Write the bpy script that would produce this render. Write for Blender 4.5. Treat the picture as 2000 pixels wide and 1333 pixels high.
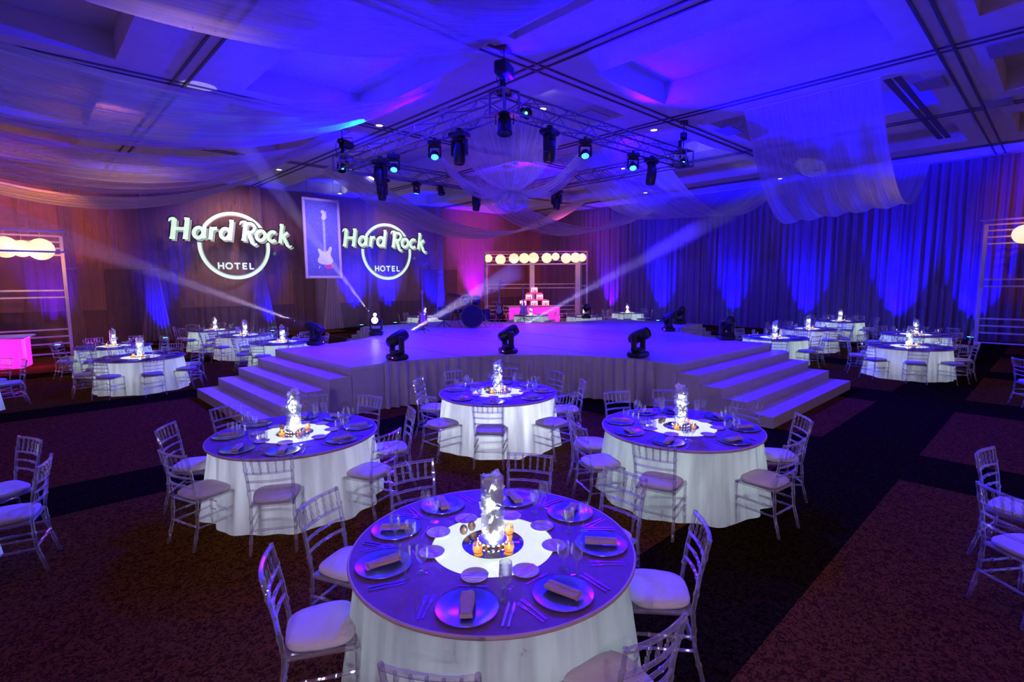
import bpy, math, random
from mathutils import Vector, Matrix, Euler
random.seed(7)
PI = math.pi
for o in list(bpy.data.objects): bpy.data.objects.remove(o)
SC = bpy.context.scene
COL = SC.collection
R_ANG = math.radians(43.4)          # the hall's long axes lie 43.4 degrees off the viewing direction
CA, SA = math.cos(R_ANG), math.sin(R_ANG)
def W(a, b, z=0.0):                  # hall coordinates (along wall_left, along wall_right) to world
    return Vector((a*CA - b*SA, a*SA + b*CA, z))

# ------------------------------------------------------------------ camera
P, RL = 0.11195921, -0.00782367
fw = Vector((0, math.cos(P), -math.sin(P)))
r0 = Vector((1, 0, 0)); u0 = Vector((0, math.sin(P), math.cos(P)))
rv = math.cos(RL)*r0 + math.sin(RL)*u0
uv = -math.sin(RL)*r0 + math.cos(RL)*u0
cd = bpy.data.cameras.new('camera')
cd.sensor_width = 36; cd.lens = 1019.38*36/2000; cd.clip_start = .05; cd.clip_end = 200
cam = bpy.data.objects.new('camera', cd); COL.objects.link(cam)
cam.matrix_world = Matrix(((rv.x, uv.x, -fw.x, 0), (rv.y, uv.y, -fw.y, 0), (rv.z, uv.z, -fw.z, 2.44167), (0, 0, 0, 1)))
SC.camera = cam

# ------------------------------------------------------------------ world, exposure
wd = bpy.data.worlds.new('hall_fill'); SC.world = wd; wd.use_nodes = True  # added even lilac fill that enters through the open near sides
wd.node_tree.nodes['Background'].inputs[0].default_value = (.44, .20, .46, 1)
wd.node_tree.nodes['Background'].inputs[1].default_value = .38
SC.view_settings.view_transform = 'Standard'; SC.view_settings.look = 'None'
SC.view_settings.gamma = 1; SC.view_settings.use_curve_mapping = False
SC.view_settings.exposure = 0.0
SC.cycles.use_denoising = True
SC.cycles.use_adaptive_sampling = True; SC.cycles.adaptive_threshold = .13; SC.cycles.adaptive_min_samples = 10; SC.cycles.light_sampling_threshold = .03
SC.cycles.max_bounces = 4; SC.cycles.diffuse_bounces = 2; SC.cycles.glossy_bounces = 2
SC.cycles.transmission_bounces = 4; SC.cycles.transparent_max_bounces = 24; SC.cycles.volume_bounces = 0
SC.cycles.sample_clamp_indirect = 4; SC.cycles.sample_clamp_direct = 0
SC.cycles.caustics_reflective = False; SC.cycles.caustics_refractive = False

def look(d):                         # euler that sends local -Z along d
    return Vector(d).to_track_quat('-Z', 'Y').to_euler()
def light(name, kind, loc, power, color, aim=None, size=.1, spot=60, blend=.5, parent=None, shape=None, size_y=None):
    l = bpy.data.lights.new(name, kind); l.energy = power; l.color = color
    if kind == 'SPOT':
        l.spot_size = math.radians(spot); l.spot_blend = blend; l.shadow_soft_size = size
    elif kind == 'POINT': l.shadow_soft_size = size
    elif kind == 'AREA':
        l.size = size
        if shape: l.shape = shape
        if size_y: l.size_y = size_y
    o = bpy.data.objects.new(name, l); COL.objects.link(o); o.location = loc
    if aim is not None: o.rotation_euler = look(Vector(aim) - Vector(loc))
    if parent is not None:
        o.parent = parent; o.matrix_parent_inverse = parent.matrix_world.inverted()
    return o
BLUE = (.002, .0, 1.0); INDIGO = (.03, .0, 1.0); VIOLET = (.35, .12, 1.0); MAGENTA = (1.0, .06, .75)
AMBER = (1.0, .36, .12); WARM = (1.0, .80, .55); WHITE = (.88, .96, 1.0); CYAN = (.04, .55, 1.0)

# the large show lights: washes that hang from the truss or stand on the floor
WASH = [  # (hall position, hall aim, power, colour, cone, blend)
    ((7.9, 11.6, 6.42), (4.0, 12.0, 7.6), 11000, BLUE, 145, .6),        # up into the left coffer
    ((8.0, 8.2, 6.42), (5.0, 5.5, 7.6), 1200, BLUE, 130, .7),
    ((12.2, 8.0, 6.42), (11.8, 4.6, 7.6), 9000, BLUE, 135, .25),       # up into the right coffer
    ((14.8, 10.5, 6.42), (19.0, 9.5, 7.6), 5500, BLUE, 130, .5),
    ((14.6, 14.9, 6.42), (17.5, 17.5, 7.6), 1500, INDIGO, 140, .7),
    ((7.8, 15.2, 6.42), (9.5, 20.0, 7.6), 700, BLUE, 110, .6),
    ((11.2, 8.2, 5.52), (9.9, 10.2, .9), 5000, (.03, .0, 1.0), 100, .8),      # stage deck
    ((8.0, 11.5, 5.52), (7.6, 11.6, .9), 4000, (.035, .0, 1.0), 95, .8),
    ((14.4, 11.0, 5.52), (13.2, 9.0, .9), 5000, (.01, .0, 1.0), 95, .8),
    ((13.0, 15.0, 5.3), (12.9, 12.9, .9), 560, (.8, .0, .7), 52, .95),        # magenta pool
    ((7.8, 8.3, 5.52), (4.2, 4.4, .8), 2300, (.05, .0, 1.0), 54, .8),             # front tables
    ((7.6, 11.0, 5.52), (3.0, 6.6, .8), 6500, (.012, .0, 1.0), 46, .8),
    ((10.6, 8.1, 5.52), (6.2, 3.2, .8), 6500, (.012, .0, 1.0), 46, .8),
    ((7.7, 8.2, 5.52), (5.6, 6.0, .8), 3600, (.012, .0, 1.0), 44, .8),
    ((7.7, 12.0, 5.52), (3.4, 11.0, .5), 8000, (.025, .0, 1.0), 50, .8),            # left stairs
    ((12.5, 8.3, 5.52), (11.2, 3.8, .5), 8000, (.02, .0, 1.0), 50, .8),            # right stairs
    ((14.8, 8.6, 5.52), (17.5, 4.5, .8), 3500, BLUE, 70, .8),
    ((7.7, 14.8, 5.52), (4.5, 17.5, .8), 2500, BLUE, 70, .8),
]

# ------------------------------------------------------------------ materials
MATS = {}
def nodes(name):
    m = bpy.data.materials.new(name); m.use_nodes = True
    nt = m.node_tree; bs = nt.nodes['Principled BSDF']
    MATS[name] = m
    return m, nt, bs, nt.nodes['Material Output']
def pm(name, col, rough=.5, metal=0, var=.12, scale=6, bump=0, emis=None, estr=0, spec=.5, bscale=None, stretch=None):
    m, nt, bs, out = nodes(name)
    tc = nt.nodes.new('ShaderNodeTexCoord'); nz = nt.nodes.new('ShaderNodeTexNoise')
    nz.inputs['Scale'].default_value = scale; nz.inputs['Detail'].default_value = 3
    src = tc.outputs['Object']
    if stretch:
        mp = nt.nodes.new('ShaderNodeMapping'); mp.inputs['Scale'].default_value = stretch
        nt.links.new(src, mp.inputs[0]); src = mp.outputs[0]
    nt.links.new(src, nz.inputs['Vector'])
    rp = nt.nodes.new('ShaderNodeValToRGB')
    rp.color_ramp.elements[0].position = .3; rp.color_ramp.elements[1].position = .7
    rp.color_ramp.elements[0].color = (*[max(0, c*(1-var)) for c in col], 1)
    rp.color_ramp.elements[1].color = (*[min(1, c*(1+var)) for c in col], 1)
    nt.links.new(nz.outputs['Fac'], rp.inputs[0]); nt.links.new(rp.outputs[0], bs.inputs['Base Color'])
    bs.inputs['Roughness'].default_value = rough; bs.inputs['Metallic'].default_value = metal
    bs.inputs['Specular IOR Level'].default_value = spec
    if bump:
        bp = nt.nodes.new('ShaderNodeBump'); bp.inputs['Strength'].default_value = bump; bp.inputs['Distance'].default_value = .02
        n2 = nt.nodes.new('ShaderNodeTexNoise'); n2.inputs['Scale'].default_value = bscale or scale*6
        nt.links.new(src, n2.inputs['Vector']); nt.links.new(n2.outputs['Fac'], bp.inputs['Height'])
        nt.links.new(bp.outputs[0], bs.inputs['Normal'])
    if emis:
        bs.inputs['Emission Color'].default_value = (*emis, 1); bs.inputs['Emission Strength'].default_value = estr
    return m
def clear(name, tint, fmin=.08, fmax=.75, rough=.12, gl=(1, 1, 1)):       # clear plastic / thin glass: see-through body, shiny rims
    m, nt, bs, out = nodes(name); nt.nodes.remove(bs)
    tr = nt.nodes.new('ShaderNodeBsdfTransparent'); tr.inputs[0].default_value = (*tint, 1)
    g = nt.nodes.new('ShaderNodeBsdfGlossy'); g.inputs['Roughness'].default_value = rough; g.inputs[0].default_value = (*gl, 1)
    df = nt.nodes.new('ShaderNodeBsdfDiffuse'); df.inputs[0].default_value = (.75, .75, .8, 1)
    gm = nt.nodes.new('ShaderNodeMixShader'); gm.inputs[0].default_value = .35
    nt.links.new(g.outputs[0], gm.inputs[1]); nt.links.new(df.outputs[0], gm.inputs[2])
    lw = nt.nodes.new('ShaderNodeLayerWeight'); lw.inputs[0].default_value = .35
    mr = nt.nodes.new('ShaderNodeMapRange'); mr.inputs['To Min'].default_value = fmin; mr.inputs['To Max'].default_value = fmax
    nt.links.new(lw.outputs['Facing'], mr.inputs[0])
    mx = nt.nodes.new('ShaderNodeMixShader')
    nt.links.new(mr.outputs[0], mx.inputs[0]); nt.links.new(tr.outputs[0], mx.inputs[1]); nt.links.new(gm.outputs[0], mx.inputs[2])
    nt.links.new(mx.outputs[0], out.inputs[0])
    return m
def sheer(name, col, opac=.6, transl=.5, stripe=(60, 1, 1), svar=.25):                  # gauze: holes, diffuse and translucent threads
    m, nt, bs, out = nodes(name); nt.nodes.remove(bs)
    tc = nt.nodes.new('ShaderNodeTexCoord'); mp = nt.nodes.new('ShaderNodeMapping'); mp.inputs['Scale'].default_value = stripe
    nz = nt.nodes.new('ShaderNodeTexNoise'); nz.inputs['Scale'].default_value = 1; nz.inputs['Detail'].default_value = 4
    nt.links.new(tc.outputs['UV'], mp.inputs[0]); nt.links.new(mp.outputs[0], nz.inputs['Vector'])
    df = nt.nodes.new('ShaderNodeBsdfDiffuse'); df.inputs[0].default_value = (*col, 1)
    tl = nt.nodes.new('ShaderNodeBsdfTranslucent'); tl.inputs[0].default_value = (*col, 1)
    m1 = nt.nodes.new('ShaderNodeMixShader'); m1.inputs[0].default_value = transl
    nt.links.new(df.outputs[0], m1.inputs[1]); nt.links.new(tl.outputs[0], m1.inputs[2])
    tr = nt.nodes.new('ShaderNodeBsdfTransparent')
    mr = nt.nodes.new('ShaderNodeMapRange'); mr.inputs[1].default_value = .25; mr.inputs[2].default_value = .75
    mr.inputs['To Min'].default_value = max(0, opac - svar); mr.inputs['To Max'].default_value = min(1, opac + svar)
    nt.links.new(nz.outputs['Fac'], mr.inputs[0])
    mx = nt.nodes.new('ShaderNodeMixShader')
    nt.links.new(mr.outputs[0], mx.inputs[0]); nt.links.new(tr.outputs[0], mx.inputs[1]); nt.links.new(m1.outputs[0], mx.inputs[2])
    nt.links.new(mx.outputs[0], out.inputs[0])
    return m
def glow(name, col, st, base=(.8, .8, .8)):
    m, nt, bs, out = nodes(name)
    bs.inputs['Base Color'].default_value = (*base, 1)
    bs.inputs['Emission Color'].default_value = (*col, 1); bs.inputs['Emission Strength'].default_value = st
    return m

ACRYL = clear('clear_acrylic', (.95, .95, .97), .16, .9, .12)
GLASS = clear('thin_glass', (.985, .985, .99), .03, .8, .05)
CUSH = pm('ivory_cushion_cloth', (.72, .69, .68), .8, 0, .05, 9, .1)
CLOTH = None
TOPM = pm('plum_table_cloth', (.22, .085, .36), .75, 0, .08, 14, .25, bscale=220)
RIM = pm('pink_beige_table_rim', (.55, .38, .36), .6, 0, .06)
CHARG = pm('silver_blue_charger', (.34, .40, .75), .24, .85, .05, 8)
NAPK = pm('mauve_napkin_linen', (.52, .34, .36), .85, 0, .08, 30, .2)
BREAD = pm('white_porcelain', (.62, .52, .56), .3, 0, .04)
STEEL = pm('polished_steel', (.36, .36, .42), .32, 1, .05, 20)
MIRR = pm('mirror_disc', (.85, .85, .85), .03, 1, .01)
PANEL = glow('lit_acrylic_panel', (.86, 1.0, .88), .78, (.35, .38, .35))
LEDR = glow('white_led_ring', (.92, 1, .96), 7)
PETAL, nt, bs, out = nodes('white_orchid_petal'); nt.nodes.remove(bs)
df = nt.nodes.new('ShaderNodeBsdfDiffuse'); df.inputs[0].default_value = (.9, .9, .86, 1)
tl = nt.nodes.new('ShaderNodeBsdfTranslucent'); tl.inputs[0].default_value = (.9, .92, .86, 1)
mx = nt.nodes.new('ShaderNodeMixShader'); mx.inputs[0].default_value = .5
nt.links.new(df.outputs[0], mx.inputs[1]); nt.links.new(tl.outputs[0], mx.inputs[2]); nt.links.new(mx.outputs[0], out.inputs[0])
LEAFM = pm('green_orchid_stem', (.20, .32, .10), .5, 0, .15, 20)
WAX = glow('lit_candle_wax', (1, .40, .07), 1.6, (.8, .5, .2))
FLAME = glow('candle_flame', (1, .62, .2), 18)
SHAK = pm('brown_ceramic', (.30, .20, .15), .3, 0, .2, 12)
BLACK = pm('black_fixture_plastic', (.016, .016, .018), .35, 0, .2, 20)
DARKM = pm('dark_metal', (.05, .05, .055), .35, .8, .2, 20)
TRUSSM = pm('aluminium_truss_tube', (.24, .24, .30), .38, .9, .1, 10)
STAGE = pm('stage_white_laminate', (.60, .52, .66), .36, 0, .05, 3, .03, bscale=40, spec=.2)
RISER = pm('stair_side_panel', (.55, .52, .52), .55, 0, .05, 4)
SKIRTM = pm('grey_stage_skirt_cloth', (.55, .51, .55), .85, 0, .08, 3)
CEIL = pm('ceiling_plaster', (.70, .66, .68), .8, 0, .05, 2)
TRACK = pm('dark_ceiling_track', (.10, .09, .10), .5, .3, .1)
VENTM = pm('grey_ceiling_vent', (.36, .31, .33), .6, 0, .1)
WALLT = pm('tan_fabric_wall', (.38, .22, .15), .85, 0, .08, 1.2, .1, bscale=60)
WALLD = pm('dark_wood_dado', (.13, .08, .09), .55, 0, .2, 2, .05, stretch=(6, 6, .6))
FRAMEW = pm('white_painted_frame', (.75, .70, .70), .5, 0, .04)
GAUZEW = sheer('white_ceiling_gauze', (.80, .76, .82), .66, .5, (3, 60, 1), .24)
GAUZET = sheer('thin_ceiling_gauze', (.80, .76, .82), .42, .5, (3, 70, 1), .25)
DRAPER = sheer('wall_drape_voile', (.36, .24, .36), .86, .25, (50, .4, 1), .14)
DRAPEL = sheer('thin_wall_drape_voile', (.60, .44, .40), .26, .3, (60, .5, 1), .2)
LANT = glow('lit_paper_lantern', (1, .68, .34), 1.25, (.85, .75, .6))
PINKB = glow('lit_pink_bar_front', (1.0, .02, .62), 1.3, (.8, .2, .6))
PINKS = glow('lit_white_pink_cube', (1.0, .55, .92), 1.8)
REDS = glow('lit_red_shelf_edge', (1.0, .03, .18), .9)
DOWNL = glow('lit_downlight_lens', (1, .95, .72), 9)
LEDC = glow('cyan_led_cell', (.05, .55, 1), 7)
LEDW = glow('yellow_white_lamp_lens', (1, .95, .6), 9)
LENSD = pm('dark_lens_glass', (.05, .06, .05), .08, 0, .1)
REDL = glow('red_standby_led', (1, .08, .02), 4)
LOGOM = glow('glowing_pale_green_logo', (.66, .92, .66), .95, (.4, .4, .4))  # glowing flat shapes stand in for projected light
LOGOS = glow('glowing_dim_green_logo', (.34, .52, .34), .55, (.3, .3, .3))
LOGOD = pm('painted_unlit_wall', (.06, .04, .05), .9)  # dark ribbon painted as unlit wall round the letters
WOODR = pm('sunburst_guitar_wood', (.32, .10, .03), .25, 0, .4, 8)
DRUMM = pm('dark_blue_drum_shell', (.012, .012, .02), .25, 0, .2, 10)
SKINM = pm('drum_skin', (.012, .012, .02), .8, 0, .1)
BRASS = pm('bronze_cymbal', (.35, .22, .08), .3, 1, .1, 20)
CREAM = pm('cream_guitar_lacquer', (.70, .62, .50), .25, 0, .05)
MAPLE = pm('maple_neck', (.40, .24, .10), .4, 0, .2, 15)

for m_ in MATS.values(): m_.cycles.emission_sampling = 'NONE'
PANEL.cycles.emission_sampling = 'AUTO'
# white skirt cloth: lets the lamp under the table shine through
m, nt, bs, out = nodes('white_table_skirt_cloth'); nt.nodes.remove(bs)
df = nt.nodes.new('ShaderNodeBsdfDiffuse'); df.inputs[0].default_value = (.74, .74, .74, 1)
tl = nt.nodes.new('ShaderNodeBsdfTranslucent')
tu = nt.nodes.new('ShaderNodeTexCoord'); mu = nt.nodes.new('ShaderNodeMapping'); mu.inputs['Scale'].default_value = (46, .7, 1)
nu = nt.nodes.new('ShaderNodeTexNoise'); nu.inputs['Scale'].default_value = 1; nu.inputs['Detail'].default_value = 3
ru = nt.nodes.new('ShaderNodeValToRGB'); ru.color_ramp.elements[0].position = .34; ru.color_ramp.elements[1].position = .6
ru.color_ramp.elements[0].color = (.46, .50, .48, 1); ru.color_ramp.elements[1].color = (.84, .90, .86, 1)  # vertical streaks put fold shading into the translucent colour
nt.links.new(tu.outputs['UV'], mu.inputs[0]); nt.links.new(mu.outputs[0], nu.inputs['Vector']); nt.links.new(nu.outputs['Fac'], ru.inputs[0]); nt.links.new(ru.outputs[0], tl.inputs[0])
mx = nt.nodes.new('ShaderNodeMixShader'); mx.inputs[0].default_value = .5
nz = nt.nodes.new('ShaderNodeTexNoise'); nz.inputs['Scale'].default_value = 300
bp = nt.nodes.new('ShaderNodeBump'); bp.inputs['Strength'].default_value = .15; bp.inputs['Distance'].default_value = .005
tc = nt.nodes.new('ShaderNodeTexCoord'); nt.links.new(tc.outputs['Object'], nz.inputs['Vector'])
nt.links.new(nz.outputs['Fac'], bp.inputs['Height']); nt.links.new(bp.outputs[0], df.inputs['Normal'])
nt.links.new(df.outputs[0], mx.inputs[1]); nt.links.new(tl.outputs[0], mx.inputs[2]); nt.links.new(mx.outputs[0], out.inputs[0])
CLOTH = m

# carpet: brown leaf-patterned fields crossed by near-black bands, in hall coordinates
m, nt, bs, out = nodes('patterned_carpet')
tc = nt.nodes.new('ShaderNodeTexCoord'); sx = nt.nodes.new('ShaderNodeSeparateXYZ'); nt.links.new(tc.outputs['Object'], sx.inputs[0])
def mth(op, a, b=None):
    n = nt.nodes.new('ShaderNodeMath'); n.operation = op
    for i, v in enumerate((a, b)):
        if v is None: continue
        if isinstance(v, (int, float)): n.inputs[i].default_value = v
        else: nt.links.new(v, n.inputs[i])
    return n.outputs[0]
acc = None
for ax, bands in (('X', ((8.32, .64), (13.08, .68), (17.9, .66), (22.7, .66))), ('Y', ((-3.9, .6), (1.84, .61), (7.75, .55), (13.44, .5), (19.2, .55), (24.9, .55)))):
    for c, w in bands:
        t = mth('LESS_THAN', mth('ABSOLUTE', mth('SUBTRACT', sx.outputs[ax], c)), w)
        acc = t if acc is None else mth('MAXIMUM', acc, t)
nz = nt.nodes.new('ShaderNodeTexNoise'); nz.inputs['Scale'].default_value = 26; nz.inputs['Detail'].default_value = 2; nz.inputs['Distortion'].default_value = 1.6
nt.links.new(tc.outputs['Object'], nz.inputs['Vector'])
n2 = nt.nodes.new('ShaderNodeTexNoise'); n2.inputs['Scale'].default_value = 170; nt.links.new(tc.outputs['Object'], n2.inputs['Vector'])
r1 = nt.nodes.new('ShaderNodeValToRGB'); r1.color_ramp.elements[0].position = .42; r1.color_ramp.elements[1].position = .56
r1.color_ramp.elements[0].color = (.05, .020, .006, 1); r1.color_ramp.elements[1].color = (.15, .058, .014, 1)
r2 = nt.nodes.new('ShaderNodeValToRGB'); r2.color_ramp.elements[0].position = .4; r2.color_ramp.elements[1].position = .6
r2.color_ramp.elements[0].color = (.006, .004, .002, 1); r2.color_ramp.elements[1].color = (.022, .015, .007, 1)
nt.links.new(nz.outputs['Fac'], r1.inputs[0]); nt.links.new(nz.outputs['Fac'], r2.inputs[0])
mc = nt.nodes.new('ShaderNodeMix'); mc.data_type = 'RGBA'
nt.links.new(acc, mc.inputs[0]); nt.links.new(r1.outputs[0], mc.inputs[6]); nt.links.new(r2.outputs[0], mc.inputs[7])
nt.links.new(mc.outputs[2], bs.inputs['Base Color']); bs.inputs['Roughness'].default_value = 1; bs.inputs['Specular IOR Level'].default_value = 0
bp = nt.nodes.new('ShaderNodeBump'); bp.inputs['Strength'].default_value = .5; bp.inputs['Distance'].default_value = .01
nt.links.new(n2.outputs['Fac'], bp.inputs['Height']); nt.links.new(bp.outputs[0], bs.inputs['Normal'])
CARPET = m

# ------------------------------------------------------------------ mesh helpers
class MB:
    def __init__(s): s.v = []; s.f = []; s.uv = None
    def add(s, v, f):
        n = len(s.v); s.v += [tuple(p) for p in v]; s.f += [tuple(i+n for i in q) for q in f]; return s
    def box(s, c, d, rz=0, bev=0):
        x, y, z = d[0]/2, d[1]/2, d[2]/2; cr, sr = math.cos(rz), math.sin(rz)
        if bev:
            b = min(bev, x*.9, y*.9, z*.9); v = []; f = []
            ring = [(-x+b, -y), (x-b, -y), (x, -y+b), (x, y-b), (x-b, y), (-x+b, y), (-x, y-b), (-x, -y+b)]
            ins = [(px*(x-b)/x, py*(y-b)/y) for px, py in ring]
            for zz, rr in ((-z, ins), (-z+b, ring), (z-b, ring), (z, ins)): v += [(px, py, zz) for px, py in rr]
            for k in range(3):
                for i in range(8): f.append((k*8+i, k*8+(i+1) % 8, k*8+8+(i+1) % 8, k*8+8+i))
            f.append(tuple(range(7, -1, -1))); f.append(tuple(range(24, 32)))
        else:
            v = [(-x, -y, -z), (x, -y, -z), (x, y, -z), (-x, y, -z), (-x, -y, z), (x, -y, z), (x, y, z), (-x, y, z)]
            f = [(3, 2, 1, 0), (4, 5, 6, 7), (0, 1, 5, 4), (1, 2, 6, 5), (2, 3, 7, 6), (3, 0, 4, 7)]
        return s.add([(c[0]+px*cr-py*sr, c[1]+px*sr+py*cr, c[2]+pz) for px, py, pz in v], f)
    def tube(s, pts, rad, n=8, cap=True):
        pts = [Vector(p) for p in pts]; k = len(pts)
        if not isinstance(rad, (list, tuple)): rad = [rad]*k
        v = []; f = []; up = None
        for i, p in enumerate(pts):
            d = (pts[min(i+1, k-1)] - pts[max(i-1, 0)]).normalized()
            if up is None: up = Vector((0, 0, 1)) if abs(d.z) < .9 else Vector((1, 0, 0))
            x = d.cross(up).normalized(); y = x.cross(d).normalized(); up = y
            for j in range(n):
                t = 2*PI*j/n; v.append(p + (x*math.cos(t) + y*math.sin(t))*rad[i])
        for i in range(k-1):
            for j in range(n): f.append((i*n+j, i*n+(j+1) % n, (i+1)*n+(j+1) % n, (i+1)*n+j))
        if cap: f.append(tuple(range(n-1, -1, -1))); f.append(tuple(range((k-1)*n, k*n)))
        return s.add(v, f)
    def lathe(s, prof, n=24, c=(0, 0, 0), axis='z'):
        v = []; f = []; k = len(prof)
        for r, z in prof:
            for j in range(n):
                t = 2*PI*j/n; x, y = r*math.cos(t), r*math.sin(t)
                q = (x, y, z) if axis == 'z' else ((x, z, -y) if axis == 'y' else (z, x, y))
                v.append((c[0]+q[0], c[1]+q[1], c[2]+q[2]))
        for i in range(k-1):
            for j in range(n): f.append((i*n+j, i*n+(j+1) % n, (i+1)*n+(j+1) % n, (i+1)*n+j))
        if prof[0][0] > 1e-4: f.append(tuple(range(n-1, -1, -1)))
        if prof[-1][0] > 1e-4: f.append(tuple(range((k-1)*n, k*n)))
        return s.add(v, f)
    def ring(s, prof, n=32, c=(0, 0, 0)):            # closed profile swept round z
        v = []; f = []; k = len(prof)
        for r, z in prof:
            for j in range(n):
                t = 2*PI*j/n; v.append((c[0]+r*math.cos(t), c[1]+r*math.sin(t), c[2]+z))
        for i in range(k):
            for j in range(n): f.append((i*n+j, i*n+(j+1) % n, ((i+1) % k)*n+(j+1) % n, ((i+1) % k)*n+j))
        return s.add(v, f)
    def prism(s, poly, z0, z1):
        n = len(poly); v = [(x, y, z0) for x, y in poly] + [(x, y, z1) for x, y in poly]
        f = [tuple(range(n-1, -1, -1)), tuple(range(n, 2*n))] + [(i, (i+1) % n, n+(i+1) % n, n+i) for i in range(n)]
        return s.add(v, f)
    def grid(s, fn, nu, nv, uvs=True):
        v = [fn(i/nu, j/nv) for j in range(nv+1) for i in range(nu+1)]
        f = [(j*(nu+1)+i, j*(nu+1)+i+1, (j+1)*(nu+1)+i+1, (j+1)*(nu+1)+i) for j in range(nv) for i in range(nu)]
        if uvs: s.uv = [(i/nu, j/nv) for j in range(nv+1) for i in range(nu+1)]
        return s.add(v, f)
    def mesh(s, name, mat, smooth=True):
        me = bpy.data.meshes.new(name); me.from_pydata(s.v, [], s.f); me.materials.append(mat)
        if s.uv:
            ul = me.uv_layers.new(name='UVMap')
            for lp in me.loops: ul.data[lp.index].uv = s.uv[lp.vertex_index]
        if smooth:
            me.polygons.foreach_set('use_smooth', [True]*len(me.polygons))
            try: me.set_sharp_from_angle(angle=math.radians(40))
            except Exception: pass
        me.update(); return me
def ob(name, me, parent=None, loc=(0, 0, 0), rot=(0, 0, 0), sc=None):
    o = bpy.data.objects.new(name, me); COL.objects.link(o)
    if parent is not None: o.parent = parent
    o.location = loc; o.rotation_euler = rot
    if sc: o.scale = sc
    return o
def tag(o, label=None, cat=None, group=None, kind=None):
    if label: o['label'] = label
    if cat: o['category'] = cat
    if group: o['group'] = group
    if kind: o['kind'] = kind
    return o
def thing(name, label, cat, loc=(0, 0, 0), rz=0, group=None):
    o = ob(name, None, None, loc, (0, 0, rz)); o.empty_display_size = .1
    return tag(o, label, cat, group)
def struct(name, me, loc=(0, 0, 0), rz=0, label=None):
    return tag(ob(name, me, None, loc, (0, 0, rz)), label, None, None, 'structure')

# ================================================================== THE HALL
AW, BW, HC = 27.5, 27.4, 7.1
A0, B0 = -9.0, -9.0
struct('floor', MB().box(((A0+AW)/2, (B0+BW)/2, -.05), (AW-A0, BW-B0, .1)).mesh('floor', CARPET, False), rz=R_ANG, label='brown patterned carpet with black bands')
wl = struct('wall_left', MB().box(((A0+AW)/2, BW+.1, HC/2), (AW-A0+.4, .2, HC)).mesh('wall_left', WALLT, False), rz=R_ANG, label='tan wall behind the glowing logos')
struct('wall_right', MB().box((AW+.1, (B0+BW)/2, HC/2), (.2, BW-B0, HC)).mesh('wall_right', WALLT, False), rz=R_ANG, label='wall behind the blue lit drapes')
# dark lower panels on the left wall
segs = [(-9, 2.7, 1.44), (2.7, 5.35, 3.12), (5.35, 10.4, 1.42), (10.4, 12.6, 3.18), (12.6, 18.15, 1.40), (18.15, 21.0, 3.28), (21.0, 27.4, 1.40)]
for a, b, h in segs:
    x = a
    n = max(1, round((b-a)/1.33)); w = (b-a)/n
    for k in range(n):
        ob('wall_panel', MB().box((0, 0, h/2), (w-.02, .06, h), 0, .01).mesh('wall_panel', WALLD), wl, (a+(k+.5)*w, BW-.03, 0))
# ceiling with recessed coffers
TA = [-7.85, -2.35, 3.15, 8.65, 14.15, 19.65, 25.15]; TB = [-4.2, 2.05, 8.3, 14.55, 20.8]
cb = MB()
CO = []
def bays(t, lo, hi):
    t = [lo] + t + [hi]; return [(t[i], t[i+1]) for i in range(len(t)-1)]
for (a0, a1) in bays(TA, A0, AW):
    for (b0, b1) in bays(TB, B0, BW):
        if a1-a0 < 4 or b1-b0 < 4:
            cb.box(((a0+a1)/2, (b0+b1)/2, HC+.1), (a1-a0, b1-b0, .2)); continue
        ma, mb_ = 1.25, .62
        c0, c1, d0, d1 = a0+ma, a1-ma, b0+mb_, b1-mb_
        dp = .55
        for bx in (((a0+c0)/2, (b0+b1)/2, c0-a0, b1-b0), ((c1+a1)/2, (b0+b1)/2, a1-c1, b1-b0), ((c0+c1)/2, (b0+d0)/2, c1-c0, d0-b0), ((c0+c1)/2, (d1+b1)/2, c1-c0, b1-d1)):
            cb.box((bx[0], bx[1], HC+.1), (bx[2], bx[3], .2))
        t = .1
        zc, hh = HC+.2+(dp-.2)/2, dp-.2
        cb.box((c0-t/2, (d0+d1)/2, zc), (t, d1-d0, hh)); cb.box((c1+t/2, (d0+d1)/2, zc), (t, d1-d0, hh))
        cb.box(((c0+c1)/2, d0-t/2, zc), (c1-c0+2*t, t, hh)); cb.box(((c0+c1)/2, d1+t/2, zc), (c1-c0+2*t, t, hh))
        cb.box(((c0+c1)/2, (d0+d1)/2, HC+dp+.05), (c1-c0+2*t, d1-d0+2*t, .1))
        CO.append(((c0+c1)/2, (d0+d1)/2))
ceil = struct('ceiling', cb.mesh('ceiling', CEIL, False), rz=R_ANG, label='white plaster ceiling with recessed coffers')
for t in TA:
    for s in (-.13, .13): ob('track', MB().box((0, 0, 0), (.05, BW-B0, .03)).mesh('track', TRACK, False), ceil, (t+s, (B0+BW)/2, HC-.015))
for t in TB:
    for s in (-.13, .13): ob('track', MB().box((0, 0, 0), (AW-A0, .05, .03)).mesh('track', TRACK, False), ceil, ((A0+AW)/2, t+s, HC-.012))
vm = MB().box((0, 0, 0), (.9, .55, .03)).mesh('vent', VENTM, False)
for a, b in ((12.2, 9.5), (16.6, 7.6), (16.3, 2.6), (6.0, 7.4), (19.4, 1.6), (15.0, 1.2)): ob('vent', vm, ceil, (a, b, HC-.016))
sl = MB().box((0, 0, 0), (7.6, .14, .02)).mesh('slot', TRACK, False)
for b in (3.25, 3.05): ob('slot_diffuser', sl, ceil, (19, b, HC-.011))
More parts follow.
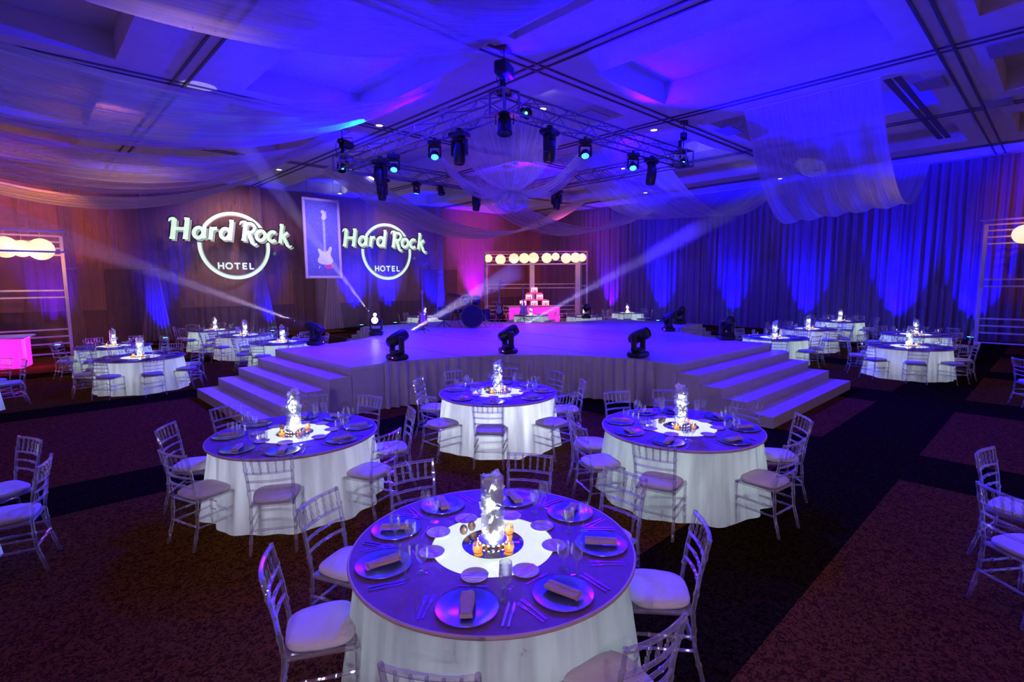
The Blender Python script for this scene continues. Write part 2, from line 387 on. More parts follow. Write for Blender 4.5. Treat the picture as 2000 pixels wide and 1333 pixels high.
# recessed downlights
dl_me = MB().ring([(.10, 0), (.16, 0), (.16, -.02), (.10, -.03)], 20).mesh('downlight_trim', FRAMEW)
dl_le = MB().lathe([(.10, -.012), (.001, -.012)], 20).mesh('downlight_lens', DOWNL)
DLS = [(8.2, 14.3, 'beside the left truss', 100), (8.2, 22.4, 'between the white ceiling swags', 100), (12.6, 26.2, 'above the guitar poster', 90),
       (10.7, 10.05, 'behind the front of the truss', 120), (18.6, 12.95, 'under the gauze right of the truss', 120), (24.5, 15.6, 'above the far right drapes', 60),
       (25.9, 9.4, 'where the light beam ends', 60), (14.7, 9.1, 'beside the right truss corner', 80)]
for a, b, wh, pw in DLS:
    d = thing('ceiling_downlight', 'small round lit ceiling downlight '+wh, 'downlight', W(a, b, HC), group='ceiling downlights')
    ob('trim_ring', dl_me, d); ob('lens', dl_le, d)
    light('downlight_and_fill_lamp', 'SPOT', W(a, b, HC-.05), pw*.12, WARM, W(a, b, 0), .1, 120, .7)
for a, b in ((2, 2), (-1, 8), (2, 9), (8, -1), (2.5, 18), (19, 3), (13, 0)):
    light('downlight_and_fill_lamp', 'SPOT', W(a, b, HC-.06), 60, (1.0, .58, .36), W(a, b, 0), .12, 130, .8)  # added warm fill over the carpet, no fixtures here

for p, q, pw, c, sp, bl in WASH:
    light('wash', 'SPOT', W(*p), pw, c, W(*q), .12, sp, bl)

# ------------------------------------------------------------------ wall drapes
def drape_mesh(w, h, folds, amp, mat, seed, flare=0):
    rnd = random.Random(seed); ph = [rnd.random()*6.28 for _ in range(4)]
    def fn(u, v):
        f = math.sin(u*folds*2*PI + ph[0] + .6*math.sin(u*9+ph[1])) + .45*math.sin(u*folds*3.3*PI + ph[2])
        a = amp*(.75+.35*(1-v))
        return ((u-.5)*w*(1+flare*(1-v)), f*a*.6, v*h)
    return MB().grid(fn, int(folds*14), 6).mesh('drape_cloth', mat)
RODM = pm('drape_track_rail', (.3, .28, .3), .5, .5, .05)
ords = ['first', 'second', 'third', 'fourth', 'fifth', 'sixth', 'seventh', 'eighth', 'ninth', 'tenth', 'eleventh', 'twelfth']
nR = 11; wR = 3.0
for k in range(nR):
    b = -4.2 + wR*(k+.5)
    if b > 27.2: break
    d = thing('wall_drape', f'pleated blue lit voile drape on the right wall, {ords[nR-1-k]} from the room corner', 'drape', W(AW-.28, b, 0), R_ANG-PI/2, 'voile drapes along the right wall')
    ob('cloth', drape_mesh(wR*1.0, HC-.12, 9+random.random()*3, .10, DRAPER, 40+k), d, (0, 0, .06))
    ob('rail', MB().box((0, 0, 0), (wR-.02, .04, .05)).mesh('rail', RODM, False), d, (0, 0, HC-.04))
nL = 9
for k in range(nL):
    a = 27.2 - 3.0*(k+.5)
    d = thing('wall_drape', f'thin sheer drape hanging on the logo wall, {ords[k]} from the room corner', 'drape', W(a, BW-.35, 0), R_ANG, 'sheer drapes on the logo wall')
    ob('cloth', drape_mesh(3.0, HC-.12, 7+random.random()*3, .09, DRAPEL, 90+k), d, (0, 0, .06))
    ob('rail', MB().box((0, 0, 0), (2.98, .04, .05)).mesh('rail', RODM, False), d, (0, 0, HC-.04))
# gathered drape columns on the logo wall
def column_mesh(h, w0, w1, w2, mat, seed):
    rnd = random.Random(seed); ph = rnd.random()*6
    def fn(u, v):
        w = w1+(w0-w1)*max(0, (v-.45)/.55)**1.3 if v > .45 else w1+(w2-w1)*((.45-v)/.45)**1.2
        return ((u-.5)*w, .06*math.sin(u*14*PI+ph)*(.5+w), v*h)
    return MB().grid(fn, 60, 14).mesh('gathered_cloth', mat)
DRAPEC = sheer('gathered_drape_voile', (.62, .54, .62), .5, .35, (40, .6, 1), .25)
for k, (a, lean, wh) in enumerate(((1.6, .1, 'beside the left white frame'), (4.3, .6, 'left of the large logo'), (8.6, .8, 'under the large logo'), (12.2, .6, 'below the guitar poster'), (14.6, .3, 'between poster and small logo'), (19.2, .2, 'right of the small logo'))):
    d = thing('gathered_drape', 'gathered sheer drape column on the wall '+wh, 'drape', W(a, BW-.7, 0), R_ANG, 'gathered drape columns')
    ob('cloth', column_mesh(HC-.1, .5, .35+.1*lean, .55+lean, DRAPEC, k), d, (0, 0, .05))
    ob('tie_band', MB().ring([(.19, -.03), (.21, -.03), (.21, .03), (.19, .03)], 16).mesh('tie_band', DRAPEC), d, (0, 0, 3.1))

# ------------------------------------------------------------------ floor uplights
up_b = MB().lathe([(.11, 0), (.12, .02), (.12, .16), (.10, .17)], 16).mesh('uplight_can', BLACK)
up_l = MB().lathe([(.095, .172), (.001, .172)], 16).mesh('uplight_lens', LEDC)
up_f = MB().box((0, 0, .012), (.3, .06, .024)).mesh('uplight_foot', BLACK, False)
UPS = [('R', 19.6, 260, (.06, .0, 1)), ('R', 16.0, 620, BLUE), ('R', 11.9, 420, BLUE), ('R', 8.4, 460, BLUE), ('R', 4.85, 900, BLUE), ('R', 2.4, 520, BLUE),
       ('L', 1.0, 110, (.08, .0, 1)), ('L', 4.5, 260, BLUE), ('L', 8.9, 120, BLUE), ('L', 13.6, 520, BLUE), ('L', 15.7, 420, BLUE), ('L', 18.9, 420, BLUE), ('L', 22.3, 420, (.25, .0, 1))]
for k, (sd, t, pw, c) in enumerate(UPS):
    if sd == 'R': p = W(AW-.80, t, 0); q = W(AW-.36, t, 2.6); lab = f'small black LED uplight at the foot of the right wall drapes, {ords[k]} from the corner'
    else: p = W(t, BW-1.05, 0); q = W(t, BW-.4, 3.0); lab = f'small black LED uplight at the foot of the logo wall, {ords[k-6]} from the left'
    d = thing('floor_uplight', lab, 'uplight', p, R_ANG, 'floor uplights along the walls')
    ob('can', up_b, d, (0, 0, .03)); ob('lens', up_l, d, (0, 0, .03)); ob('foot', up_f, d)
    light('uplight_lamp', 'SPOT', p+Vector((0, 0, .23)), pw*14.0, c, q, .06, 52, .9)

# ================================================================== STAGE
def S(a, b): return (a, b)
sa0, sa1, sb0, sb1 = 4.4, 17.9, 4.9, 17.2
la0, la1, lb0, lb1 = 8.9, 13.4, 9.0, 12.85      # wings with stairs
ZS = .9
def arc(ca, cb_, ra, rb, t0, t1, n=24): return [(ca+ra*math.cos(math.radians(t0+(t1-t0)*i/n)), cb_+rb*math.sin(math.radians(t0+(t1-t0)*i/n))) for i in range(n+1)]
# notches (quarter-ellipse bites) at the four corners
NF = arc(5.05, 5.35, 3.85, 3.65, 90, 0)              # front notch from left wing to right wing
NR_ = [(la1, sb0)] + arc(17.4, 5.3, 4.0-.0, 3.7, 180, 90)[0:] + [(sa1, lb0)]
NB = [(sa1, lb1)] + arc(17.5, 16.8, 4.1, 3.95, 270, 180) + [(la1, sb1)]
NL_ = [(la0, sb1)] + arc(4.8, 16.8, 4.1, 3.95, 0, -90) + [(sa0, lb1)]
outline = [(sa0, lb0)] + NF + [(la0, sb0), (la1, sb0)] + NR_[1:] + [(sa1, lb1)] + NB[1:] + [(la0, sb1)] + NL_[1:]
pl = []
for p in outline:
    if not pl or (abs(p[0]-pl[-1][0])+abs(p[1]-pl[-1][1])) > .02: pl.append(p)
SC0 = (11.15, 10.95)
pl = [(p[0]-SC0[0], p[1]-SC0[1]) for p in pl]
st = thing('stage', 'low violet-lit stage with curved skirted front in the middle of the hall', 'stage', W(*SC0, 0), R_ANG)
ob('deck', MB().prism(pl, ZS-.06, ZS).mesh('deck', STAGE, False), st)
insp = [(p[0]*.998, p[1]*.998) for p in pl]
ob('base', MB().prism(insp, 0, ZS-.061).mesh('base', RISER, False), st)
# seams of the deck sheets, slightly raised edges
for t in (-4.4, -2.2, 0, 2.2, 4.4):
    ob('deck_seam', MB().box((0, 0, 0), (.012, 8.0, .004)).mesh('deck_seam', TRACK, False), st, (t, 0, ZS+.001))
# pleated skirt on each notch
def skirt_mesh(path, z0, z1, out):
    d = [0]
    for i in range(1, len(path)): d.append(d[-1]+math.dist(path[i], path[i-1]))
    L = d[-1]; n = int(L*60)
    def at(s):
        for i in range(1, len(path)):
            if s <= d[i] or i == len(path)-1:
                t = (s-d[i-1])/max(1e-6, d[i]-d[i-1]); x = path[i-1][0]+(path[i][0]-path[i-1][0])*t; y = path[i-1][1]+(path[i][1]-path[i-1][1])*t
                dx, dy = path[i][0]-path[i-1][0], path[i][1]-path[i-1][1]; l = math.hypot(dx, dy) or 1
                return x, y, dy/l, -dx/l
    def fn(u, v):
        x, y, nx, ny = at(u*L)
        w = out*(.075 + .045*math.sin(u*L*2*PI*4.6+1.5*math.sin(u*L*1.9)) * (1.15-.75*v) + .03*(1-v)*math.sin(u*L*2.2))
        return (x+nx*w, y+ny*w, z0+(z1-z0)*v)
    return MB().grid(fn, n, 4).mesh('skirt', SKIRTM)
for nm, pth, sg in (('front', NF, -1), ('right', NR_, -1), ('back', NB, -1), ('left', NL_, -1)):
    pp = [(p[0]-SC0[0], p[1]-SC0[1]) for p in pth]
    # choose the outward side: away from the stage centre
    mid = pp[len(pp)//2]; q = pp[len(pp)//2+1]; nx, ny = q[1]-mid[1], -(q[0]-mid[0])
    sg = 1 if nx*mid[0]+ny*mid[1] > 0 else -1
    tag(ob('skirt', skirt_mesh(pp, .01, ZS-.005, sg), st), 'pleated grey skirt')
# stairs
def stairs(label, a, b, rz, width, tread):
    t = thing('stage_stairs', label, 'stairs', W(a, b, 0), R_ANG+rz, 'stairs on the four sides of the stage')
    for k in range(1, 5):
        h = ZS*k/5; y0 = -(5-k)*tread
        s = ob('step', MB().box((0, 0, h/2), (width, tread-.002, h)).mesh('step', RISER, False), t, (0, y0+tread/2, 0))
        ob('tread', MB().box((0, 0, 0), (width, tread-.002, .016)).mesh('tread', STAGE, False), s, (0, 0, h+.006))
    return t
# local -y points down the flight
stairs('violet-lit stair flight descending from the right front of the stage', (la0+la1)/2, sb0, 0, la1-la0, .437)
stairs('violet-lit stair flight descending from the left front of the stage', sa0, (lb0+lb1)/2, -PI/2, lb1-lb0, .427)
stairs('far stair flight behind the stage, below the guitar poster', (la0+la1)/2, sb1, PI, la1-la0, .43)
stairs('far stair flight behind the stage on the blue drape side', sa1, (lb0+lb1)/2, PI/2, lb1-lb0, .43)

# ================================================================== CHAIRS
def knob_tube(p0, p1, r, rings, n=8, amp=1.45):
    p0, p1 = Vector(p0), Vector(p1); L = (p1-p0).length; ts = [0]; rs = [r]
    for t in rings:
        h = .010/L
        ts += [t-h*1.3, t-h*.6, t+h*.6, t+h*1.3]; rs += [r, r*amp, r*amp, r]
    ts.append(1); rs.append(r)
    return [p0+(p1-p0)*t for t in ts], rs
def chair_parts():
    P_ = []
    def kt(name, p0, p1, r, rings, label=None, n=8):
        m_ = MB(); c = (Vector(p0)+Vector(p1))/2; pts, rs = knob_tube(Vector(p0)-c, Vector(p1)-c, r, rings, n); m_.tube(pts, rs, n)
        P_.append((name, m_, tuple(c)))
    def fn(u, v):
        return None
    # cushion: rounded square pillow
    cu = MB(); n = 28; prof = [(.0, .0), (.93, .0), (1.0, .018), (.99, .034), (.90, .047), (.6, .055), (.0, .058)]
    vs = []; fs = []
    for r, z in prof:
        for j in range(n):
            t = 2*PI*j/n; c, s_ = math.cos(t), math.sin(t); e = .55
            x = .195*math.copysign(abs(c)**e, c)*r*(1.0 if s_ < 0 else 1.04); y = .19*math.copysign(abs(s_)**e, s_)*r
            vs.append((x*(1+.06*y/.19), y, z))
    for i in range(len(prof)-1):
        for j in range(n): fs.append((i*n+j, i*n+(j+1) % n, (i+1)*n+(j+1) % n, (i+1)*n+j))
    cu.add(vs, fs); P_.append(('cushion', cu, (0, 0, .452)))
    sf = MB()
    sf.tube([(-.20, .19, 0), (.20, .19, 0)], .014, 8); sf.tube([(-.18, -.18, 0), (.18, -.18, 0)], .014, 8)
    sf.tube([(-.20, .19, 0), (-.18, -.18, 0)], .014, 8); sf.tube([(.20, .19, 0), (.18, -.18, 0)], .014, 8)
    sf.box((0, .005, .006), (.36, .36, .012))
    P_.append(('seat_frame', sf, (0, 0, .436)))
    for s in (-1, 1):
        kt('front_leg', (s*.20, .19, 0), (s*.20, .19, .45), .0135, (.2, .45, .62, .93))
        # back post: leg and upright in one bent stick
        pts = [(s*.195, -.255, 0), (s*.188, -.20, .22), (s*.183, -.185, .45), (s*.190, -.215, .68), (s*.200, -.265, .92)]
        m_ = MB(); pp = []; rr = []
        for i in range(len(pts)-1):
            a, b_ = Vector(pts[i]), Vector(pts[i+1])
            for t in (0, .42, .46, .54, .58): pp.append(a+(b_-a)*t); rr.append(.0145 if t in (0, .42, .58) else .0195)
        pp.append(Vector(pts[-1])); rr.append(.0145)
        c = Vector((s*.19, -.2, .45)); m_.tube([p-c for p in pp], rr, 8)
        P_.append(('back_post', m_, tuple(c)))
    def by(z): return -.185-(z-.45)*.03/.23 if z < .68 else -.215-(z-.68)*.05/.24
    def bx(z): return .183+(z-.45)*.017/.47
    for z in (.905, .765, .685, .60):
        m_ = MB(); rr_ = .0115 if z < .9 else .014; ts = [0, .12, .25, .30, .33, .36, .5, .64, .67, .70, .75, .88, 1]
        m_.tube([(-bx(z)+2*bx(z)*t, -.028*4*t*(1-t), 0) for t in ts], [rr_*1.4 if (z < .9 and t in (.33, .67)) else rr_ for t in ts], 8)
        P_.append(('back_rail', m_, (0, by(z), z)))
    for i in range(5):
        x = -.135+.0675*i
        bo = -.028*(1-(x/.2)**2); kt('spindle', (x*.95, by(.765)+bo, .765), (x*1.02, by(.905)+bo, .905), .0085, (.3, .7), n=6)
    for z in (.20, .29):
        for s in (-1, 1): kt('stretcher', (s*.20, .19, z), (s*.19, -.2, z), .010, (.3, .7), n=6)
    for z in (.17, .26): kt('stretcher', (-.2, .19, z), (.2, .19, z), .010, (.3, .7), n=6)
    kt('stretcher', (-.19, -.205, .22), (.19, -.205, .22), .010, (.3, .7), n=6)
    return P_
CP = chair_parts()
CPM = [(n, mb.mesh('chair_'+n, CUSH if n == 'cushion' else ACRYL), c) for n, mb, c in CP]
fm = MB()
for n, mb, c in CP:
    if n != 'cushion': fm.add([(p[0]+c[0], p[1]+c[1], p[2]+c[2]) for p in mb.v], mb.f)
# lighter far frame: fewer sides
FAR_F = fm.mesh('chair_frame', ACRYL)
def chair(x, y, face, label, group, near):
    t = thing('acrylic_chair', label, 'chair', (x, y, 0), face-PI/2, group)
    if near:
        for n, me, c in CPM: ob(n, me, t, c)
    else:
        ob('cushion', CPM[0][1], t, CPM[0][2]); ob('frame', FAR_F, t)
    return t

# ================================================================== TABLES
TR_, TH = .9, .76
def skirt_cyl(seed):
    rnd = random.Random(seed); ph = [rnd.random()*6.28 for _ in range(4)]
    def fn(u, v):
        t = u*2*PI; f = math.sin(11*t+ph[0]+1.4*math.sin(3*t+ph[1])) + .5*math.sin(19*t+ph[2]+math.sin(2*t)) + .5*math.sin(6*t+ph[3])
        k = (1-v)
        r = TR_-.045 + .085*k + f*.024*(.3+k)
        return (r*math.cos(t), r*math.sin(t), .004+v*(TH-.023))
    return MB().grid(fn, 160, 8).mesh('skirt_cloth', CLOTH)
SK = [skirt_cyl(k) for k in range(4)]
ttop = MB().ring([(.395, .0), (TR_-.008, 0), (TR_-.008, .028), (.395, .028)], 72).mesh('tabletop', TOPM)
trim_ = MB().ring([(TR_-.008, .010), (TR_+.004, .010), (TR_+.006, .020), (TR_+.002, .029), (TR_-.008, .029)], 72).mesh('rim', RIM)
tpan = MB().lathe([(.393, 0), (.393, .024), (.001, .024)], 48).mesh('light_panel', PANEL)
tcol = MB().lathe([(.05, 0), (.05, .70)], 12).mesh('column', DARKM)
tfoot = MB().lathe([(.30, 0), (.30, .02), (.06, .05), (.05, .06)], 20).mesh('foot', DARKM)
mirr = MB().lathe([(.197, 0), (.2, .004), (.196, .006), (.001, .006)], 40).mesh('mirror', MIRR)
# vase
v_gl = MB().lathe([(.001, .012), (.072, .012), (.0745, .02), (.0745, .42), (.070, .42), (.070, .02), (.001, .02)], 28).mesh('vase_glass', GLASS)
v_wt = MB().lathe([(.001, .021), (.069, .021), (.069, .375), (.001, .375)], 24).mesh('vase_water', clear('water', (.97, .985, .99), .01, .12, .05))
v_bs = MB().lathe([(.001, 0), (.095, 0), (.098, .012), (.095, .03), (.078, .034), (.001, .034)], 28).mesh('led_base', STEEL)
v_ring = MB()
for k in range(18):
    t = 2*PI*k/18; v_ring.lathe([(.001, -.006), (.006, -.004), (.008, 0), (.006, .004), (.001, .006)], 8, (.094*math.cos(t), .094*math.sin(t), .022))
v_ring = v_ring.mesh('led_beads', LEDR)
def blossom():
    b = MB()
    for k in range(5):
        t = 2*PI*k/5+.3; w = .030 if k % 2 else .024
        def fn(u, v, t=t, w=w):
            r = .055*u; a = (v-.5)*2.4*w*math.sin(PI*(.12+.86*u))
            x, y = r*math.cos(t)-a*math.sin(t), r*math.sin(t)+a*math.cos(t)
            return (x, y, .010*u*u-.012*abs(v-.5)*u)
        b.grid(fn, 4, 3, False)
    b.lathe([(.001, -.002), (.008, .002), (.010, .010), (.004, .016), (.001, .017)], 8)
    return b.mesh('blossom', PETAL)
BLO = blossom()
v_stem = MB().tube([(.01, 0, .03), (-.02, .01, .14), (.015, -.01, .26), (.0, .02, .38), (.02, .01, .44)], .004, 6).mesh('orchid_stem', LEAFM)
cup = MB().lathe([(.001, 0), (.026, 0), (.032, .012), (.034, .04), (.028, .062), (.026, .062), (.031, .04), (.029, .013), (.001, .006)], 16).mesh('votive_cup', clear('amber_votive_glass', (.95, .80, .55), .1, .5, .08))
wax = MB().lathe([(.001, .007), (.027, .008), (.029, .03), (.001, .032)], 14).mesh('votive_wax', WAX)
flm = MB().lathe([(.001, .034), (.005, .040), (.003, .052), (.001, .060)], 8).mesh('votive_flame', FLAME)
shk = MB().lathe([(.001, 0), (.016, 0), (.026, .014), (.028, .034), (.020, .054), (.009, .064), (.001, .066)], 16).mesh('shaker', SHAK)
# tableware
pl_me = MB().lathe([(.001, .004), (.10, .004), (.112, .009), (.150, .014), (.165, .017), (.166, .014), (.15, .008), (.10, 0), (.001, 0)], 40).mesh('charger', CHARG)
br_me = MB().lathe([(.001, .004), (.052, .004), (.066, .010), (.080, .013), (.080, .010), (.06, .003), (.001, 0)], 28).mesh('bread_plate', BREAD)
def napkin():
    def fn(u, v):
        t = v*2*PI; w, h = .036+.004*math.sin(u*5), .013
        return ((u-.5)*.20, w*math.copysign(abs(math.cos(t))**.6, math.cos(t)), .006+h+h*math.copysign(abs(math.sin(t))**.7, math.sin(t))*(1+.1*math.sin(u*9)))
    b = MB().grid(fn, 10, 14, False)
    b.box((-.099, 0, .019), (.004, .066, .022)); b.box((.099, 0, .019), (.004, .066, .022))
    b.box((.0, .014, .034), (.196, .022, .004), 0)
    return b.mesh('napkin', NAPK)
NAP = napkin()
gl1 = MB().lathe([(.001, 0), (.034, 0), (.033, .003), (.006, .007), (.0045, .02), (.0045, .085), (.012, .096), (.030, .118), (.036, .145), (.033, .185), (.030, .200), (.0285, .200), (.031, .18), (.034, .145), (.028, .12), (.001, .10)], 18).mesh('wine_glass', GLASS)
gl2 = MB().lathe([(.001, 0), (.032, 0), (.031, .003), (.006, .008), (.005, .02), (.005, .06), (.014, .07), (.034, .095), (.038, .12), (.036, .165), (.0345, .165), (.036, .12), (.032, .098), (.001, .075)], 18).mesh('water_goblet', GLASS)
def knife():
    b = MB(); b.prism([(-.005, -.105), (.005, -.105), (.0065, -.02), (.005, 0), (-.005, 0), (-.0065, -.02)], 0, .006)
    b.prism([(-.005, 0), (.006, 0), (.0095, .04), (.007, .085), (-.002, .105), (-.005, .09)], .001, .0035); return b.mesh('knife', STEEL)
def fork():
    b = MB(); b.prism([(-.006, -.10), (.006, -.10), (.003, .02), (-.003, .02)], 0, .004)
    b.prism([(-.003, .02), (.003, .02), (.010, .045), (.010, .06), (-.010, .06), (-.010, .045)], .001, .004)
    for x in (-.0085, -.0028, .0028, .0085): b.box((x, .08, .003), (.0026, .042, .002))
    return b.mesh('fork', STEEL)
def bknife():
    b = MB(); b.prism([(-.004, -.08), (.004, -.08), (.004, .01), (-.004, .01)], 0, .004); b.prism([(-.004, .01), (.005, .01), (.008, .045), (0, .075), (-.004, .06)], .001, .003); return b.mesh('butter_knife', STEEL)
KN, FK, BK = knife(), fork(), bknife()
POSN = ['front', 'front-right', 'right', 'back-right', 'back', 'back-left', 'left', 'front-left']
def table(x, y, ph, angs, near, tint, lampw, seed, present=None, setlvl=2, rch=1.06):
    """ph: the phrase that finds this table; near: 2 = full detail"""
    t = thing('round_table', 'round banquet table with lit centre panel: '+ph, 'table', (x, y, 0), seed, 'round banquet tables')
    ob('tabletop', ttop, t, (0, 0, TH-.028)); ob('rim', trim_, t, (0, 0, TH-.028)); tag(ob('light_panel', tpan, t, (0, 0, TH-.0285)), 'glowing white centre panel')
    ob('column', tcol, t, (0, 0, .02)); ob('foot', tfoot, t)
    sk = tag(ob('table_skirt', SK[seed % 4], None, (x, y, 0), (0, 0, seed*.7)), 'white glowing floor-length skirt of '+ph, 'tablecloth', 'table skirts')
    # LED lamps on the table column shine through the cloth
    for k in range(3):
        an = seed+2*PI*k/3
        light('table_lamp', 'POINT', (x+.30*math.cos(an), y+.30*math.sin(an), .52), lampw/3, tint, None, .10)
    z = TH
    mr = tag(ob('mirror_disc', mirr, None, (x, y, z)), 'round mirror in the middle of '+ph, 'mirror', 'table centre mirrors')
    v = thing('flower_vase', 'tall lit glass cylinder of white orchids on '+ph, 'vase', (x, y, z+.006), seed*1.3, 'orchid vases on the tables')
    ob('led_base', v_bs, v); ob('led_beads', v_ring, v); ob('glass', v_gl, v, (0, 0, .022)); ob('water', v_wt, v, (0, 0, .022)); ob('stem', v_stem, v, (0, 0, .03))
    rnd = random.Random(seed)
    nb = 26 if near == 2 else (18 if near == 1 else 10)
    for k in range(nb):
        h = .06+.37*k/(nb-1); an = k*2.4+rnd.random(); r = .018+.03*rnd.random()
        if h > .41: r *= .8
        ob('blossom', BLO, v, (r*math.cos(an), r*math.sin(an), .03+h), (rnd.uniform(-1.3, 1.3), rnd.uniform(-1.3, 1.3), an))
    for hz in ((.07, .16, .26, .36) if near else (.08, .28)): light('vase_lamp', 'POINT', (x, y, z+hz), (5.0 if near == 2 else 2.4) if near else 5.0, WHITE, None, .02)
    for k, an in enumerate((48, -126, -47)):
        if near == 0 and k == 0: continue
        a = math.radians(an); c = thing('votive_candle', f'amber votive candle, {["back","front-left","front-right"][k]} of the vase on '+ph, 'candle', (x+.155*math.cos(a), y+.155*math.sin(a), z+.006), 0, 'votive candles')
        if near == 0: c.scale = (1.2, 1.2, 1.2)
        ob('cup', cup, c); ob('wax', wax, c); ob('flame', flm, c)
    if near:
        for an, nm in ((147, 'left'), (129, 'right')):
            a = math.radians(an); tag(ob('shaker', shk, None, (x+.24*math.cos(a), y+.24*math.sin(a), z)), f'{nm} one of two brown shakers on '+ph, 'shaker', 'table shakers')
    for i, an in enumerate(angs):
        a = math.radians(an); pos = POSN[i]
        if present is None or i in present:
            chair(x+rch*math.cos(a), y+rch*math.sin(a), a+PI+math.radians(rnd.uniform(-5, 5)), f'clear acrylic chair, white cushion, {pos} seat of '+ph, 'acrylic chairs around the tables', near >= 1)
        if setlvl == 0: continue
        c, s = math.cos(a), math.sin(a)
        def put(rr, off, zz=0): return (x+rr*c-off*s, y+rr*s+off*c, z+zz)     # off: tangential, counter-clockwise
        if setlvl >= 1:
            tag(ob('charger_plate', pl_me, None, put(.695, 0)), f'blue charger plate at the {pos} seat of '+ph, 'plate', 'charger plates')
            tag(ob('napkin', NAP, None, put(.695, 0, .010), (0, 0, a+rnd.uniform(-.5, .5)+(.2 if near == 2 else 1.2*(i % 2)))), f'folded mauve napkin on the {pos} plate of '+ph, 'napkin', 'folded napkins')
        gs = ((.50, .17, gl2, 'inner'), (.60, .185, gl1, 'outer')) if near != 1 else ((.50, .16, gl2, 'inner'), (.56, .215, gl1, 'middle'), (.62, .15, gl1, 'outer'))
        if setlvl == 1: gs = gs[:2]
        if near == 0: gs = gs[1:] if i % 2 else gs
        for rr, of, me, wh in gs:
            tag(ob('wine_glass', me, None, put(rr, of), (0, 0, rnd.random()*6)), f'{wh} stemmed glass at the {pos} seat of '+ph, 'glass', 'stemmed glasses on the tables')
        if setlvl >= 2:
            tag(ob('bread_plate', br_me, None, put(.395, -.03)), f'small bread plate at the {pos} seat of '+ph, 'plate', 'bread plates')
            tag(ob('knife', KN, None, put(.705, .205), (0, 0, a+PI/2)), f'table knife right of the {pos} plate of '+ph, 'knife', 'table knives')
            tag(ob('fork', FK, None, put(.705, -.205), (0, 0, a+PI/2)), f'table fork left of the {pos} plate of '+ph, 'fork', 'table forks')
        if setlvl >= 3:
            tag(ob('butter_knife', BK, None, put(.395, -.02, .013), (0, 0, a+.35)), f'butter knife on the bread plate of the {pos} seat of '+ph, 'knife', 'butter knives')
            tag(ob('knife', KN, None, put(.705, .235), (0, 0, a+PI/2)), f'outer knife right of the {pos} plate of '+ph, 'knife', 'table knives')
            tag(ob('fork', FK, None, put(.715, -.235), (0, 0, a+PI/2+.08)), f'outer fork left of the {pos} plate of '+ph, 'fork', 'table forks')
            tag(ob('dessert_fork', FK, None, put(.492, -.02), (0, 0, a+.1), (.8, .8, .8)), f'dessert fork above the {pos} plate of '+ph, 'fork', 'dessert forks')
TG = (.78, 1.0, .92); TW = (.78, .84, 1.0)
table(-.134, 3.218, 'the nearest table', [-99, -55, -3, 38, 78, 125, 164, -158], 2, TG, 11, 1, None, 3)
table(-2.478, 5.785, 'the table by the left stairs', [-77, -25, 18, 67, 103, 149, -169, -119], 1, TW, 24, 2)
table(-.221, 7.926, 'the table at the curved stage front', [-94, -43, 2, 43, 85, 129, 167, -137], 1, TW, 62, 3)
table(1.956, 5.92, 'the table by the right stairs', [-118, -58, -10, 33, 80, 113, 163, -160], 1, TG, 21, 4)
def ring(x, y, extra=0):          # eight seats, the first toward the viewer
    base = math.degrees(math.atan2(-y, -x))+extra
    return [base+45*k for k in range(8)]
FT = [(-8.80, 12.26, 'the front table beside the pink bar', 10, 20, None, 1), (-11.16, 14.52, 'the second table beside the pink bar', 20, 18, None, 1),
      (-11.2, 19.63, 'the farthest table left of the stage', -6, 20, None, 1), (-8.99, 17.52, 'the middle table left of the stage', 4, 20, None, 1), (-6.79, 15.37, 'the table against the left stage edge', 14, 22, None, 1),
      (7.81, 15.43, 'the table against the right stage edge', 6, 22, None, 1), (10.34, 18.16, 'the middle table of the right row', -8, 20, None, 1), (13.54, 21.48, 'the farthest table of the right row', 12, 20, None, 1),
      (12.43, 15.99, 'the rear table on the far right', 0, 20, None, 1), (10.06, 13.12, 'the front table on the far right', 8, 18, None, 1),
      (-4.43, 26.61, 'the table behind the left guitar', 4, 20, None, 0), (.98, 26.77, 'the table before the pink bar shelf', 12, 20, None, 0), (3.6, 25.9, 'the table right of the pink bar shelf', -10, 20, None, 0), (6.27, 28.33, 'the table below the far blue drapes', 0, 20, None, 0)]
for k, (x, y, ph, ex, lw, pres, lvl) in enumerate(FT):
    table(x, y, ph, ring(x, y, ex), 0, TG if k % 3 else TW, lw*1.3, 11+k, pres, lvl)
# tables cut by the frame edges
table(-11.0, 9.75, 'the table at the left frame edge', [-130, -60, 0, 50, 85, 130, 180, 220], 0, TG, 18, 31, (3, 4), 0)
table(-5.35, 3.85, 'the near left table', [-75, -22, 26, 70, 110, 150, 195, 240], 1, TG, 16, 32, (2, 3), 0, 1.1)
table(5.05, 3.6, 'the near right table', [-100, -60, 0, 45, 90, 115, 178, -150], 1, TG, 16, 33, (), 0, 1.06)
chair(3.79, 3.62, .10, 'nearer of two clear acrylic chairs at the right frame edge', 'acrylic chairs around the tables', True)
chair(4.36, 4.30, -1.02, 'farther of two clear acrylic chairs at the right frame edge', 'acrylic chairs around the tables', True)
table(11.0, 9.6, 'the table outside the right frame edge', [-130, -60, 0, 50, 85, 130, 168, 220], 0, TG, 16, 34, (6,), 0)

